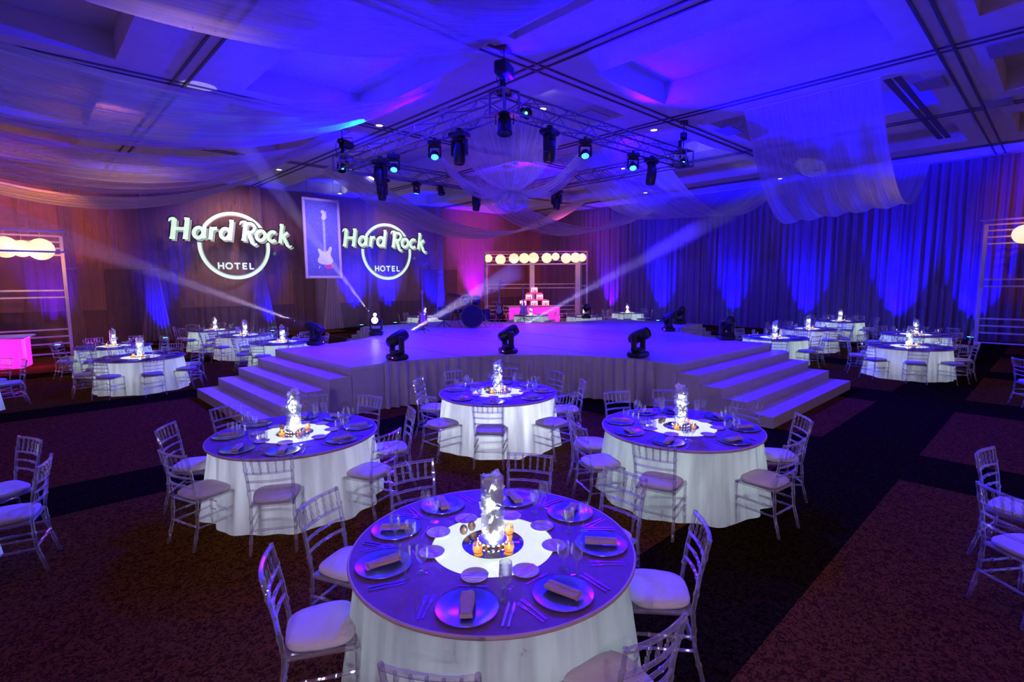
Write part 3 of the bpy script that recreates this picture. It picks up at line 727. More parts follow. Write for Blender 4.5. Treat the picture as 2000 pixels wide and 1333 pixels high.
# ================================================================== TRUSS AND FIXTURES
TF = (7.5, 8.1); TS = 7.2; TZ = 5.85; TW_ = .38
tr = thing('lighting_truss', 'square aluminium box truss of stage lights hanging above the stage', 'truss', W(TF[0], TF[1], TZ), R_ANG)
chord = MB().tube([(-TS/2, 0, 0), (TS/2, 0, 0)], .026, 8).mesh('chord', TRUSSM)
for (cx, cy, rz) in ((TS/2, 0, 0), (TS/2, TS, 0), (0, TS/2, PI/2), (TS, TS/2, PI/2)):
    for dy in (-TW_/2, TW_/2):
        for dz in (0, TW_):
            ob('chord', chord, tr, (cx-dy*math.sin(rz), cy+dy*math.cos(rz), dz), (0, 0, rz))
    n = 12; seg = TS/n
    b1 = MB().tube([(-seg/2, 0, -TW_/2), (seg/2, 0, TW_/2)], .012, 6).mesh('brace', TRUSSM)
    b2 = MB().tube([(-seg/2, -TW_/2, 0), (seg/2, TW_/2, 0)], .012, 6).mesh('brace', TRUSSM)
    for k in range(n):
        u = -TS/2+(k+.5)*seg; fl = 0 if k % 2 == 0 else PI
        for dy in (-TW_/2, TW_/2):
            ob('brace', b1, tr, (cx+u*math.cos(rz)-dy*math.sin(rz), cy+u*math.sin(rz)+dy*math.cos(rz), TW_/2), (0, 0, rz+fl))
        for dz in (0, TW_):
            ob('brace', b2, tr, (cx+u*math.cos(rz), cy+u*math.sin(rz), dz), (0, 0 if fl == 0 else PI, rz))
cornerm = MB().box((0, 0, TW_/2), (.46, .46, .46), 0, .02).mesh('corner_block', TRUSSM)
cm = MB()
for sx_ in (-.21, .21):
    for sy_ in (-.21, .21): cm.tube([(sx_, sy_, -.03), (sx_, sy_, TW_+.03)], .024, 8)
for zz in (-.03, TW_+.03):
    cm.box((0, 0, zz), (.46, .46, .015))
cm = cm.mesh('corner_block', TRUSSM)
for cx in (0, TS):
    for cy in (0, TS): ob('corner_block', cm, tr, (cx, cy, 0))
# hoists
def hoist(a, b, label, big):
    h = thing('chain_hoist', label, 'hoist', W(a, b, TZ+TW_), R_ANG+.5, 'chain hoists of the truss')
    zt = HC-TZ-TW_
    ob('chain', MB().tube([(0, 0, 0), (0, 0, zt)], .012, 6).mesh('chain', DARKM), h)
    ob('motor', MB().box((0, 0, 0), (.5*big, .28*big, .26*big), 0, .03).mesh('motor', BLACK), h, (0, 0, zt*.52))
    ob('hook_plate', MB().box((0, 0, 0), (.34, .22, .02)).mesh('hook_plate', DARKM, False), h, (0, 0, zt-.015))
    ob('sling', MB().tube([(-.16, 0, .0), (0, 0, zt*.35), (.16, 0, .0)], .014, 6).mesh('sling', BLACK), h)
    ob('chain_bag', MB().lathe([(.001, -.28), (.05, -.26), (.06, -.05), (.05, 0), (.001, 0)], 10).mesh('chain_bag', BLACK), h, (.16, .1, zt*.45))
    ob('cable', MB().tube([(-.2, .05, zt*.5), (-.23, .08, .2), (-.12, .02, -.05)], .008, 6).mesh('cable', BLACK), h)
hoist(TF[0], TF[1], 'black chain hoist above the front corner of the truss', 1.0)
hoist(TF[0]+TS, TF[1], 'black chain hoist above the right corner of the truss', .7)
hoist(TF[0], TF[1]+TS, 'black chain hoist above the left corner of the truss', .6)
hoist(TF[0]+TS, TF[1]+TS, 'black chain hoist above the rear corner of the truss', .6)

# moving heads
mh_base = MB().box((0, 0, .06), (.40, .32, .12), 0, .03).box((0, 0, .135), (.22, .22, .04), 0, .01).mesh('base', BLACK)
mh_yoke = MB().box((-.165, 0, .32), (.055, .13, .34), 0, .02).box((.165, 0, .32), (.055, .13, .34), 0, .02).box((0, 0, .17), (.36, .16, .05), 0, .015).mesh('yoke', BLACK)
mh_head = MB().lathe([(.001, -.20), (.07, -.195), (.105, -.16), (.128, -.05), (.132, .05), (.125, .16), (.112, .20), (.10, .205), (.098, .19), (.001, .188)], 20).mesh('head', BLACK)
mh_lens = MB().lathe([(.001, .200), (.05, .196), (.094, .186)][::-1], 20).mesh('lens', LENSD)
mh_lit = MB().lathe([(.094, .190), (.05, .199), (.001, .203)], 20).mesh('lens', LEDW)
mh_dot = MB().box((0, 0, 0), (.03, .012, .02)).mesh('status_led', REDL, False)
mh_disp = MB().box((0, 0, 0), (.12, .01, .05)).mesh('display', LENSD, False)
def mhead(loc, pan, tilt, label, hang=False, kind='spot', s=1.0, lit=False, group='moving head lights', beam=None):
    r = thing('moving_head_light', label, 'stage light', loc, pan, group)
    r.scale = (s, s, s)
    if hang: r.rotation_euler = Euler((PI, 0, pan))
    ob('base', mh_base, r); ob('yoke', mh_yoke, r)
    if not hang: ob('status_led', mh_dot, r, (.08, -.162, .06)); ob('display', mh_disp, r, (-.06, -.161, .065))
    else: ob('clamp', MB().box((0, 0, -.04), (.09, .09, .09), 0, .01).mesh('clamp', DARKM), r)
    if kind == 'spot':
        h = ob('head', mh_head, r, (0, 0, .43), (tilt, 0, 0)); h.scale = (1, 1, 1.15)
        ob('lens', mh_lit if lit else mh_lens, h)
    else:
        h = ob('head', MB().lathe([(.001, -.13), (.08, -.12), (.125, -.05), (.135, .05), (.13, .085), (.001, .085)], 20).mesh('head', BLACK), r, (0, 0, .40), (tilt, 0, 0))
        c = MB(); pts = [(0, 0)]+[(.045*math.cos(t*PI/3), .045*math.sin(t*PI/3)) for t in range(6)]+[(.09*math.cos(t*PI/6), .09*math.sin(t*PI/6)) for t in range(12)]
        for px, py in pts: c.lathe([(.017, .086), (.012, .094), (.001, .096)], 8, (px, py, 0))
        tag(ob('led_cells', c.mesh('led_cells', LEDC), h), 'cyan LED cells')
    return r
def face_cam(loc): return math.atan2(-loc[1], -loc[0])+PI/2
# on the stage
def aim_head(loc, target, s=1.0, hang=False):
    d = Vector(target)-(Vector(loc)+Vector((0, 0, .43*s)))
    pan = math.atan2(d.y, d.x)-PI/2; tilt = -math.acos(max(-1, min(1, d.normalized().z)))
    return pan, tilt
SH = [((-4.99, 13.19, .9), (-14.3, 14.5, 4.49), 'stage light sending a beam far left, on the left stage corner', True),
      ((-4.07, 15.58, .9), (-2.5, 3.0, 3.0), 'stage light with two lit lenses at the left rear of the stage', True),
      ((-2.33, 10.48, .9), (.14, 13.0, 2.74), 'stage light beaming right from the left end of the curved stage front', True),
      ((-.09, 11.35, .9), (7.63, 15.0, 5.18), 'stage light beaming right from the middle of the curved stage front', True),
      ((2.58, 10.58, .9), (9.0, 4.0, 5.5), 'dark stage light at the right end of the curved stage front', False),
      ((3.16, 22.16, .9), (2.0, 10.0, 7.0), 'stage light at the rear of the stage right of the guitars', False),
      ((4.86, 16.15, .9), (8.58, 16.5, 3.2), 'stage light sending a thin beam right, right stage edge', True),
      ((6.07, 18.85, .9), (8.0, 10.0, 7.0), 'rearmost stage light of the pair on the right stage edge', False),
      ((5.63, 13.62, .9), (6.0, 4.0, 6.0), 'stage light above the right front stairs', False)]
HEADS = []
for loc, tg, lab, lit in SH:
    pan, tilt = aim_head(loc, tg)
    hd = mhead(loc, pan, tilt, lab, False, 'spot', 1.0, lit and tg[1] < loc[1]); HEADS.append(hd)
    if 'two lit' in lab: ob('second_lens', MB().lathe([(.05, 0), (.03, .012), (.001, .016)], 14).mesh('second_lens', LEDW), hd, (0, .12, .62), (-PI/2+.2, 0, 0))
# hanging on the truss: (side, distance along it, kind, tilt)
def tpos(side, t):
    return {'R': (TF[0]+t, TF[1]), 'L': (TF[0], TF[1]+t), 'B': (TF[0]+t, TF[1]+TS), 'C': (TF[0]+TS, TF[1]+t)}[side]
HG = [('L', 1.5, 'spot', 'large black moving head left of the truss front corner', .10), ('R', 1.35, 'spot', 'large black moving head right of the truss front corner', .10),
      ('L', 2.45, 'wash', 'cyan LED wash light second from the front corner, left truss', -1), ('R', 2.6, 'wash', 'cyan LED wash light second from the front corner, right truss', -1),
      ('L', 4.3, 'wash', 'cyan LED wash light far along the left truss', -1), ('R', 4.6, 'wash', 'cyan LED wash light far along the right truss', -1),
      ('L', 5.0, 'spot', 'black moving head near the left truss corner', .1), ('R', 5.5, 'spot', 'black moving head near the right truss corner', .15),
      ('B', 1.3, 'spot', 'black moving head on the rear truss, leftmost', .1), ('B', 2.6, 'wash', 'small dark wash light on the rear truss, second from left', .2),
      ('B', 5.2, 'spot', 'black moving head on the rear truss left of the gauze knot', .1), ('C', 5.0, 'spot', 'black moving head on the rear truss right of the gauze knot', .1)]
for sd, t, kd, lab, tl_ in HG:
    a, b = tpos(sd, t); p = W(a, b, TZ-.06)
    if kd == 'wash' and tl_ < 0:
        tg = Vector((p.x*.55, 2.0, 2.4)); d = tg-p; pan = math.atan2(d.y, d.x)+PI/2
        mhead(p, pan, -.62, lab, True, 'wash', .82)
    else: mhead(p, R_ANG+(0 if sd in 'RB' else PI/2)+.3, tl_, lab, True, kd if kd == 'spot' else 'wash', 1.05 if kd == 'spot' else .7)
# par cans
can = MB().lathe([(.001, -.14), (.06, -.14), (.09, -.08), (.10, .12), (.108, .125), (.095, .11), (.001, .06)], 18).mesh('can', BLACK)
canl = MB().lathe([(.09, .075), (.001, .075)], 16).mesh('lens', LEDC); canw = MB().lathe([(.09, .075), (.001, .075)], 16).mesh('lens', LENSD)
def par(loc, d, label, lit, s=1):
    r = thing('par_can', label, 'stage light', loc, 0, 'small fixed spotlights on the truss'); r.scale = (s, s, s)
    q = Vector(d).to_track_quat('Z', 'Y').to_euler()
    c = ob('can', can, r, (0, 0, 0), q); ob('lens', canl if lit else canw, c)
    ob('bracket', MB().tube([(-.12, 0, 0), (-.12, 0, .14), (.12, 0, .14), (.12, 0, 0)], .01, 6).mesh('bracket', DARKM), r)
    return r
p = W(TF[0], TF[1], TZ-.22); par(p, (0, -.25, -1), 'black round spotlight under the front corner of the truss', False, 1.5)
p = W(TF[0], TF[1]+TS, TZ+.05); par(p, (.1, -1, -.1), 'spotlight with cyan lens at the left corner of the truss', True, 1.4)
p = W(TF[0]+TS, TF[1], TZ+.08); par(p, (-.1, -1, -.1), 'spotlight with cyan lens at the right corner of the truss', True, 1.2)
p = W(TF[0]+.1, TF[1]+TS-.1, TZ+.75); par(p, (-.6, -.6, .1), 'black spotlight standing on top of the left truss corner', False, 1.4)
p = W(TF[0]+3.6, TF[1]+TS, TZ-.18); par(p, (.2, -.4, -.8), 'small black spotlight in the middle of the rear truss', False, 1.2)
p = W(TF[0]+.55, TF[1]-.02, TZ+.12); par(p, (.5, -1, -.4), 'blue spotlight inside the truss right of the front corner', True, 1.1)

# ================================================================== CEILING GAUZE
def swag(label, a0, a1, b0, b1, sag, mat=None, folds=5, pinch=0, ea=None, amp=.05):
    """four hall points: a0-a1 one hung edge, b0-b1 the other; sag at the middle of each side"""
    a0, a1, b0, b1 = [Vector(W(*p)) for p in (a0, a1, b0, b1)]
    if not isinstance(sag, tuple): sag = (sag, sag)
    c = (a0+a1+b0+b1)/4; ph = random.random()*6
    def fn(u, v):
        vv = .5+(v-.5)*(1-pinch*(1-4*u*(1-u)))
        p = a0.lerp(a1, vv).lerp(b0.lerp(b1, vv), u)
        s = sag[0]+(sag[1]-sag[0])*v
        k = 4*u*(1-u)
        p.z -= s*k + amp*math.sin(v*folds*2*PI+ph+u*1.5)*(.4+.6*k) + .25*amp*math.sin(v*folds*5.2*PI)
        return p-c
    o = thing('ceiling_swag', label, 'gauze swag', c, 0, 'white gauze swags under the ceiling')
    ob('gauze', MB().grid(fn, 36, 30).mesh('gauze', mat or GAUZEW), o)
    d = a1-a0; ob('batten', MB().tube([a0-c+Vector((0, 0, .02)), a1-c+Vector((0, 0, .02))], .02, 6).mesh('batten', FRAMEW), o)
    ob('batten', MB().tube([b0-c+Vector((0, 0, .02)), b1-c+Vector((0, 0, .02))], .02, 6).mesh('batten', FRAMEW), o)
    return o
H_ = HC-.06
swag('broad gauze swag overhead at the top middle of the hall', (7.05, 8.5, H_), (7.05, 2.5, H_), (-4.5, 8.5, H_), (-4.5, 2.5, H_), 1.15)
swag('broad blue gauze swag left of the truss', (7.7, 10.9, H_), (7.7, 12.5, H_), (-4.4, 10.0, H_), (-4.4, 13.4, H_), (1.3, 1.85))
swag('wide lavender gauze swag on the left above the pink bar', (7.85, 15.4, H_), (7.85, 20.5, H_), (-4.2, 15.5, H_), (-4.2, 20.5, H_), (1.45, 1.75))
swag('narrow white gauze swag nearest the logo wall', (7.9, 21.8, H_), (7.9, 23.2, H_), (-4, 21.6, H_), (-4, 23.4, H_), (1.75, 1.95))
swag('long gauze swag hanging right of the stage before the blue drapes', (14.85, 3.3, H_), (14.85, 6.4, H_), (26.3, 4.0, H_), (26.3, 8.2, H_), (2.2, 2.5))
swag('blue gauze swag behind the right arm of the truss', (15.2, 9.5, H_), (15.2, 13.5, H_), (27.0, 9.8, H_), (27.0, 14.0, H_), (1.9, 1.7), GAUZET)
swag('long gauze swag behind the truss above the logo', (9.5, 18.8, H_), (9.5, 21.2, H_), (24.5, 19.6, H_), (24.5, 21.6, H_), (2.1, 2.3))
swag('gauze swag crossing behind the gauze knot above the pink bar', (14.5, 17.2, H_), (14.5, 19.0, H_), (26.5, 15.0, H_), (26.5, 17.6, H_), (2.0, 2.2), GAUZET)
# four gauze sails from the truss to the knot
KN0 = (11.1, 11.7, 5.2)
def sail(label, e0, e1, sag):
    e0, e1, k = Vector(W(*e0)), Vector(W(*e1)), Vector(W(*KN0)); c = (e0+e1+k)/3
    def fn(u, v):
        p = e0.lerp(e1, v).lerp(k, u); w = math.sin(PI*u)
        p = p + (Vector((0, 0, -1))*sag*w) + Vector((0, 0, .05*math.sin(v*26)*(1-u*.6)))
        return p-c
    o = thing('ceiling_sail', label, 'gauze swag', c, 0, 'gauze sails gathered at the knot')
    ob('gauze', MB().grid(fn, 24, 40).mesh('gauze', GAUZET), o)
zt_ = TZ+TW_+.05
c1, c2, c3, c4 = (TF[0]+.4, TF[1]+.4), (TF[0]+TS-.4, TF[1]+.4), (TF[0]+TS-.4, TF[1]+TS-.4), (TF[0]+.4, TF[1]+TS-.4)
sail('gauze sail falling from the truss front corner to the knot', (TF[0]+.2, TF[1]+2.6, zt_+.3), (TF[0]+2.6, TF[1]+.2, zt_+.3), .55)
sail('gauze sail from the right truss arm to the knot', (TF[0]+3.4, TF[1]+.3, zt_), (TF[0]+TS-.3, TF[1]+3.6, zt_), .55)
sail('gauze sail from the left truss arm to the knot', (TF[0]+.3, TF[1]+3.4, zt_), (TF[0]+3.6, TF[1]+TS-.3, zt_), .55)
sail('gauze sail from the rear truss corner to the knot', (TF[0]+TS-.2, TF[1]+4.4, zt_), (TF[0]+4.4, TF[1]+TS-.2, zt_), .5)
kn = thing('gauze_knot', 'shiny gathered gauze knot hanging in the middle of the truss', 'knot', W(KN0[0], KN0[1], KN0[2]-.35))
kb = MB()
def kfn(u, v):
    t = u*2*PI; r = (.10+.38*math.sin(PI*min(1, v*1.05))**.8)*(1+.14*math.sin(11*t)+.06*math.sin(17*t+1))
    return (r*math.cos(t), r*math.sin(t), -.30+.66*v)
ob('bunch', kb.grid(kfn, 88, 12).mesh('bunch', clear('shiny_voile', (.8, .8, .85), .25, .75, .25)), kn)
ob('tie', MB().ring([(.12, .33), (.16, .33), (.16, .39), (.12, .39)], 20).mesh('tie', FRAMEW), kn)

# ================================================================== PERGOLA FRAMES, BARS, LANTERNS
def ball(r):
    def fn(u, v):
        t = u*2*PI; q = v*PI; k = 1-.03*(1-abs(math.sin(v*PI*9)))
        return (r*k*math.sin(q)*math.cos(t), r*k*math.sin(q)*math.sin(t), -r*.96*math.cos(q))
    return MB().grid(fn, 28, 36, False).mesh('shade', LANT)
BALLS = {}
def lantern(p, r, label):
    key = round(r, 2)
    if key not in BALLS: BALLS[key] = ball(key)
    t = thing('paper_lantern', label, 'lantern', p, 0, 'round paper lanterns')
    ob('shade', BALLS[key], t); ob('cap', MB().ring([(.05, r*.94), (.07, r*.94), (.07, r*.98), (.05, r*.98)], 12).mesh('cap', FRAMEW), t)
    ob('cord', MB().tube([(0, 0, r*.95), (0, 0, r*.95+.25)], .006, 5).mesh('cord', FRAMEW), t)
def post(par_, x, y, h, w): ob('post', MB().box((0, 0, h/2), (w, w, h), 0, .01).mesh('post', FRAMEW), par_, (x, y, 0))
def rail(par_, x0, x1, y, z, w=.045, along='x'):
    L = abs(x1-x0)
    if along == 'x': ob('rail', MB().box((0, 0, 0), (L, w, w)).mesh('rail', FRAMEW, False), par_, ((x0+x1)/2, y, z))
    else: ob('rail', MB().box((0, 0, 0), (w, L, w)).mesh('rail', FRAMEW, False), par_, (y, (x0+x1)/2, z))
RZ = (4.2, 4.0, 3.78, 3.55, 2.32, 2.08, .95, .70, .45, .1)
# central frame faces the viewer
pc = thing('pergola_frame', 'white open frame with paper lanterns over the central pink bar', 'pergola', (1.43, 31.6, 0), 0)
for x in (-2.98, 2.98): post(pc, x, -.9, 4.2, .08); post(pc, x, 1.6, 4.2, .08)
for x in (-.15, 2.7): post(pc, x, 1.2, 4.15, .30)
for z in RZ:
    rail(pc, -2.98, 2.98, 1.6, z)
for z in (4.2, 3.5): rail(pc, -2.98, 2.98, -.9, z)
for x in (-2.98, 2.98):
    for z in (4.2, 3.5, 2.2, .95): rail(pc, -.9, 1.6, x, z, .045, 'y')
LX = [(-2.78, 3.85, .24), (-2.08, 3.80, .31), (-1.28, 3.83, .30), (-.66, 3.87, .31), (-.13, 3.86, .31), (.68, 3.87, .31), (1.16, 3.92, .23), (1.84, 3.85, .31), (2.32, 3.85, .30), (2.80, 3.88, .25)]
for k, (x, z, r) in enumerate(LX): lantern((1.43+x, 31.6-.7+(.62 if k % 2 else 0), z), r, f'round lit paper lantern on the central frame, {ords[k]} from the left')
# left frame, along the logo wall direction
pl_ = thing('pergola_frame', 'white open frame with paper lanterns over the left pink bar', 'pergola', W(1.29, 24.03, 0), R_ANG)
post(pl_, 0, 0, 4.15, .10); post(pl_, -4.2, 0, 4.15, .10); post(pl_, 0, -3.2, .02, .10); post(pl_, -2.0, .1, 4.1, .26)
for z in RZ: rail(pl_, -4.2, 0, 0, z*.985, .055)
for z in (4.13, 3.5): rail(pl_, -4.2, 0, -2.2, z, .055); rail(pl_, -2.2, 0, -4.2, z, .055, 'y')
post(pl_, -4.2, -2.2, 4.15, .1)
for k, (x, y, z, r) in enumerate(((-1.42, -1.2, 3.66, .34), (-1.02, -.5, 3.66, .28), (-.57, -.83, 3.64, .36))):
    q = W(1.29+x, 24.03+y, z); lantern(q, r, f'large lit paper lantern on the left frame, {ords[k]} from the left')
# right frame, along the drape wall
pr_ = thing('pergola_frame', 'white open frame before the blue drapes at the right edge', 'pergola', W(25.72, 2.15, 0), R_ANG-PI/2)
post(pr_, 0, 0, 4.4, .12); post(pr_, 4.0, 0, 4.4, .12)
for z in RZ: rail(pr_, 0, 4.0, 0, z*1.04, .055)
for z in (4.37,): rail(pr_, 0, 4.0, -2.0, z, .055); rail(pr_, -2.0, 0, 4.0, z, .055, 'y')
post(pr_, 4.0, -2.0, 4.4, .1); post(pr_, 1.7, -.2, 4.3, .28)
lantern(W(25.3, 1.12, 3.95), .33, 'lit paper lantern on the frame at the right edge')
# pink bars
def bar(label, loc, rz, w, d, h):
    t = thing('bar_counter', label, 'bar', loc, rz)
    ob('front_panel', MB().box((0, 0, h/2), (w, d, h-.02), 0, .03).mesh('front_panel', PINKB), t)
    ob('worktop', MB().box((0, 0, h+.03), (w+.25, d+.25, .07), 0, .03).mesh('worktop', FRAMEW), t)
    ob('plinth', MB().box((0, 0, .005), (w-.1, d-.1, .01)).mesh('plinth', BLACK, False), t)
    return t
bar('glowing magenta bar counter under the central frame', (1.30, 30.3, 0), 0, 2.9, .7, 1.02)
bar('glowing magenta bar counter at the left edge', W(-1.35, 21.9, 0), R_ANG-.25, 3.0, .9, .90)
light('bar_lamp', 'AREA', (1.3, 29.8, .6), 60, MAGENTA, (1.3, 20, .2), 2.4, shape='RECTANGLE', size_y=.6)
light('bar_lamp', 'AREA', W(-.6, 21.2, .6), 45, MAGENTA, W(1.5, 16, .2), 2.4, shape='RECTANGLE', size_y=.6)
# lit bottle shelf
def cube_shelf(x, z, label, w=.40, h=.30):
    t = thing('shelf_cube', label, 'shelf', (x, 30.3, z), 0, 'lit cubes of the bottle shelf')
    ob('back_panel', MB().box((0, .16, h/2), (w, .03, h)).mesh('back_panel', PINKS, False), t)
    for zz in (.015, h-.015): ob('board', MB().box((0, 0, 0), (w, .34, .03)).mesh('board', REDS, False), t, (0, 0, zz))
    for xx in (-w/2+.015, w/2-.015): ob('side', MB().box((0, 0, 0), (.03, .34, h-.06)).mesh('side', REDS, False), t, (xx, 0, h/2))
    for k, xx in enumerate((-.09, 0, .09)):
        tag(ob('bottle', BOT, None, (x+xx, 30.25, z+.032)), f'{["left","middle","right"][k]} dark bottle in the '+label.split(',')[1].strip(), 'bottle', 'bottles on the lit shelf')
BOT = MB().lathe([(.001, 0), (.028, 0), (.028, .11), (.012, .15), (.011, .20), (.001, .205)], 10).mesh('bottle', pm('dark_red_bottle', (.12, .01, .03), .2))
for x, z, nm in ((.66, 1.09, 'lower left cube'), (1.31, 1.09, 'lower middle cube'), (1.96, 1.09, 'lower right cube'), (1.0, 1.45, 'upper left cube'), (1.62, 1.45, 'upper right cube'), (1.31, 1.85, 'topmost cube')):
    cube_shelf(x, z, 'lit pink bottle shelf cube, '+nm)
for x, z, w in ((.94, 1.415, .72), (1.68, 1.415, .72), (1.31, 1.80, .9)):
    tag(ob('shelf_board', MB().box((0, 0, 0), (w, .36, .05), 0, .01).mesh('shelf_board', REDS), None, (x, 30.31, z)), f'glowing red board of the bottle shelf {"on top" if z > 1.5 else ("left" if x < 1.2 else "right")}', 'shelf', 'red boards of the bottle shelf')

# ================================================================== BAND GEAR
def guitar_outline(s=1.0, bass=False):
    pts = [(0, 0), (.10, .01), (.155, .06), (.165, .12), (.13, .19), (.115, .25), (.135, .31), (.155, .37), (.13, .41), (.095, .385), (.07, .345), (.03, .335),
           (-.03, .335), (-.065, .36), (-.085, .43), (-.12, .47), (-.15, .44), (-.145, .37), (-.115, .29), (-.12, .22), (-.155, .16), (-.17, .09), (-.13, .03), (-.06, -.005)]
    return [(x*s, y*s) for x, y in pts]
def rounded(poly, it=2):
    for _ in range(it):
        q = []
        for i in range(len(poly)):
            a, b = poly[i], poly[(i+1) % len(poly)]
            q += [(a[0]*.75+b[0]*.25, a[1]*.75+b[1]*.25), (a[0]*.25+b[0]*.75, a[1]*.25+b[1]*.75)]
        poly = q
    return poly
def guitar(label, loc, rz, body, sc=1.0, neck_len=.62):
    g = thing('electric_guitar', label, 'guitar', loc, rz, 'guitars on the stage'); g.scale = (sc, sc, sc)
    tilt = Euler((PI/2-.16, 0, 0))
    b = ob('body', MB().prism(rounded(guitar_outline()), -.022, .022).mesh('body', body), g, (0, .03, .22), tilt)
    ob('pickguard', MB().prism([(x*.55, y*.7+.08) for x, y in rounded(guitar_outline())], .0225, .026).mesh('pickguard', CREAM if body is not CREAM else FRAMEW), b)
    ob('neck', MB().box((0, .33+neck_len/2, .018), (.048, neck_len, .022)).mesh('neck', MAPLE), b)
    ob('headstock', MB().prism([(-.025, .33+neck_len), (.025, .33+neck_len), (.05, .40+neck_len), (.03, .52+neck_len), (-.02, .52+neck_len), (-.04, .42+neck_len)], .004, .020).mesh('headstock', MAPLE, False), b)
    for k in range(3): ob('pickup', MB().box((0, .12+.075*k, .029), (.075, .018, .010)).mesh('pickup', BLACK, False), b)
    ob('strings', MB().box((0, .5, .034), (.03, .92, .002)).mesh('strings', STEEL, False), b)
    t = thing('guitar_stand', 'black tripod stand under the '+label, 'stand', loc, rz, 'guitar stands'); t.scale = (sc, sc, sc)
    ob('mast', MB().tube([(0, .07, .05), (0, .20, .72)], .012, 6).mesh('mast', BLACK), t)
    for an in (-90, 30, 150):
        a = math.radians(an); ob('leg', MB().tube([(0, .09, .14), (.26*math.cos(a), .09+.26*math.sin(a), .01)], .011, 6).mesh('leg', BLACK), t)
    ob('cradle', MB().tube([(-.11, -.04, .24), (-.11, -.04, .2), (-.08, .09, .2), (.08, .09, .2), (.11, -.04, .2), (.11, -.04, .24)], .011, 6).mesh('cradle', BLACK), t)
guitar('sunburst guitar at the left rear of the stage', (-2.76, 16.27, .9), .3, WOODR, 1.0)
guitar('dark bass guitar right of the drums', (-.5, 20.5, .9), -.1, pm('black_guitar_lacquer', (.03, .012, .012), .2), 1.12, .75)
guitar('cream and red guitar before the pink bar', (.48, 20.6, .9), .15, CREAM, 1.05)
dk = thing('drum_kit', 'dark drum kit with mounted toms in the middle of the stage', 'drums', (-1.38, 18.0, .9), .12)
bd = ob('bass_drum', MB().lathe([(.36, -.24), (.38, -.22), (.37, -.2), (.37, .2), (.38, .22), (.36, .24)], 36, (0, 0, 0), 'y').mesh('bass_drum', DRUMM), dk, (0, 0, .40))
ob('drum_head', MB().lathe([(.355, -.245), (.001, -.246)], 32, (0, 0, 0), 'y').mesh('drum_head', SKINM), bd)
ob('hoop', MB().ring([(.36, -.012), (.40, -.012), (.40, .012), (.36, .012)], 36).mesh('hoop', pm('dark_hoop', (.05, .05, .06), .4, .6)), bd, (0, -.235, 0), (PI/2, 0, 0))
for x in (-.17, .17):
    tm = ob('tom', MB().lathe([(.14, 0), (.15, .01), (.15, .22), (.14, .23), (.001, .23)], 24).mesh('tom', DRUMM), dk, (x, -.02, .83), (.35, 0, 0))
    ob('rim', MB().ring([(.148, .215), (.16, .215), (.16, .235), (.148, .235)], 24).mesh('rim', STEEL), tm)
ft = ob('floor_tom', MB().lathe([(.19, 0), (.20, .01), (.20, .36), (.19, .37), (.001, .37)], 24).mesh('floor_tom', DRUMM), dk, (.46, .15, .26))
for an in (30, 150, 270):
    a = math.radians(an); ob('leg', MB().tube([(.19*math.cos(a), .19*math.sin(a), .25), (.20*math.cos(a), .20*math.sin(a), -.25)], .01, 6).mesh('leg', STEEL), ft)
sn = ob('snare_drum', MB().lathe([(.17, 0), (.18, .01), (.18, .13), (.17, .14), (.001, .14)], 24).mesh('snare_drum', DRUMM), dk, (-.45, .30, .50))
ob('snare_stand', MB().tube([(0, 0, 0), (0, 0, -.49)], .014, 6).mesh('snare_stand', STEEL), sn)
for s in (-1, 1): ob('spur', MB().tube([(s*.34, -.1, .25), (s*.50, -.2, .01)], .011, 6).mesh('spur', STEEL), dk)
ob('throne', MB().lathe([(.001, 0), (.02, 0), (.02, .44), (.16, .45), (.17, .50), (.001, .52)], 18).mesh('throne', BLACK), dk, (0, .75, 0))
def cymbal(label, loc, h, r, tilt):
    t = thing('cymbal_stand', label, 'cymbal', loc, .3, 'cymbals of the drum kit')
    ob('pole', MB().tube([(0, 0, .2), (0, 0, h)], .011, 6).mesh('pole', STEEL), t)
    for an in (0, 120, 240):
        a = math.radians(an); ob('leg', MB().tube([(0, 0, .34), (.26*math.cos(a), .26*math.sin(a), .01)], .009, 6).mesh('leg', STEEL), t)
    ob('cymbal', MB().lathe([(r, 0), (r*.5, .018), (r*.22, .028), (.05, .05), (.001, .055), (.05, .046), (r*.22, .024), (r*.5, .014), (r, -.003)], 32).mesh('cymbal', BRASS), t, (0, 0, h-.02), (tilt, .1, 0))
    ob('wing_nut', MB().lathe([(.001, 0), (.016, 0), (.012, .03), (.001, .032)], 8).mesh('wing_nut', STEEL), t, (0, 0, h+.035))
cymbal('tall bronze crash cymbal left of the drums', (-2.02, 18.5, .9), 1.13, .23, .35)
cymbal('low cymbal right of the drums', (-.55, 18.45, .9), .86, .18, .1)
sp = thing('stage_monitor', 'black monitor speaker on a tripod left of the drums', 'speaker', (-2.35, 18.0, .9), .2)
ob('cabinet', MB().box((0, 0, .50), (.40, .34, .44), 0, .03).mesh('cabinet', BLACK), sp); ob('grille', MB().box((0, -.172, .5), (.34, .01, .38)).mesh('grille', DARKM, False), sp)
ob('pole', MB().tube([(0, 0, .12), (0, 0, .3)], .016, 6).mesh('pole', BLACK), sp)
for an in (30, 150, 270):
    a = math.radians(an); ob('leg', MB().tube([(0, 0, .22), (.28*math.cos(a), .28*math.sin(a), .01)], .012, 6).mesh('leg', BLACK), sp)
mm = thing('microphone_stand', 'thin microphone stand on the left rear of the stage', 'mic stand', (-3.0, 17.3, .9), 0)
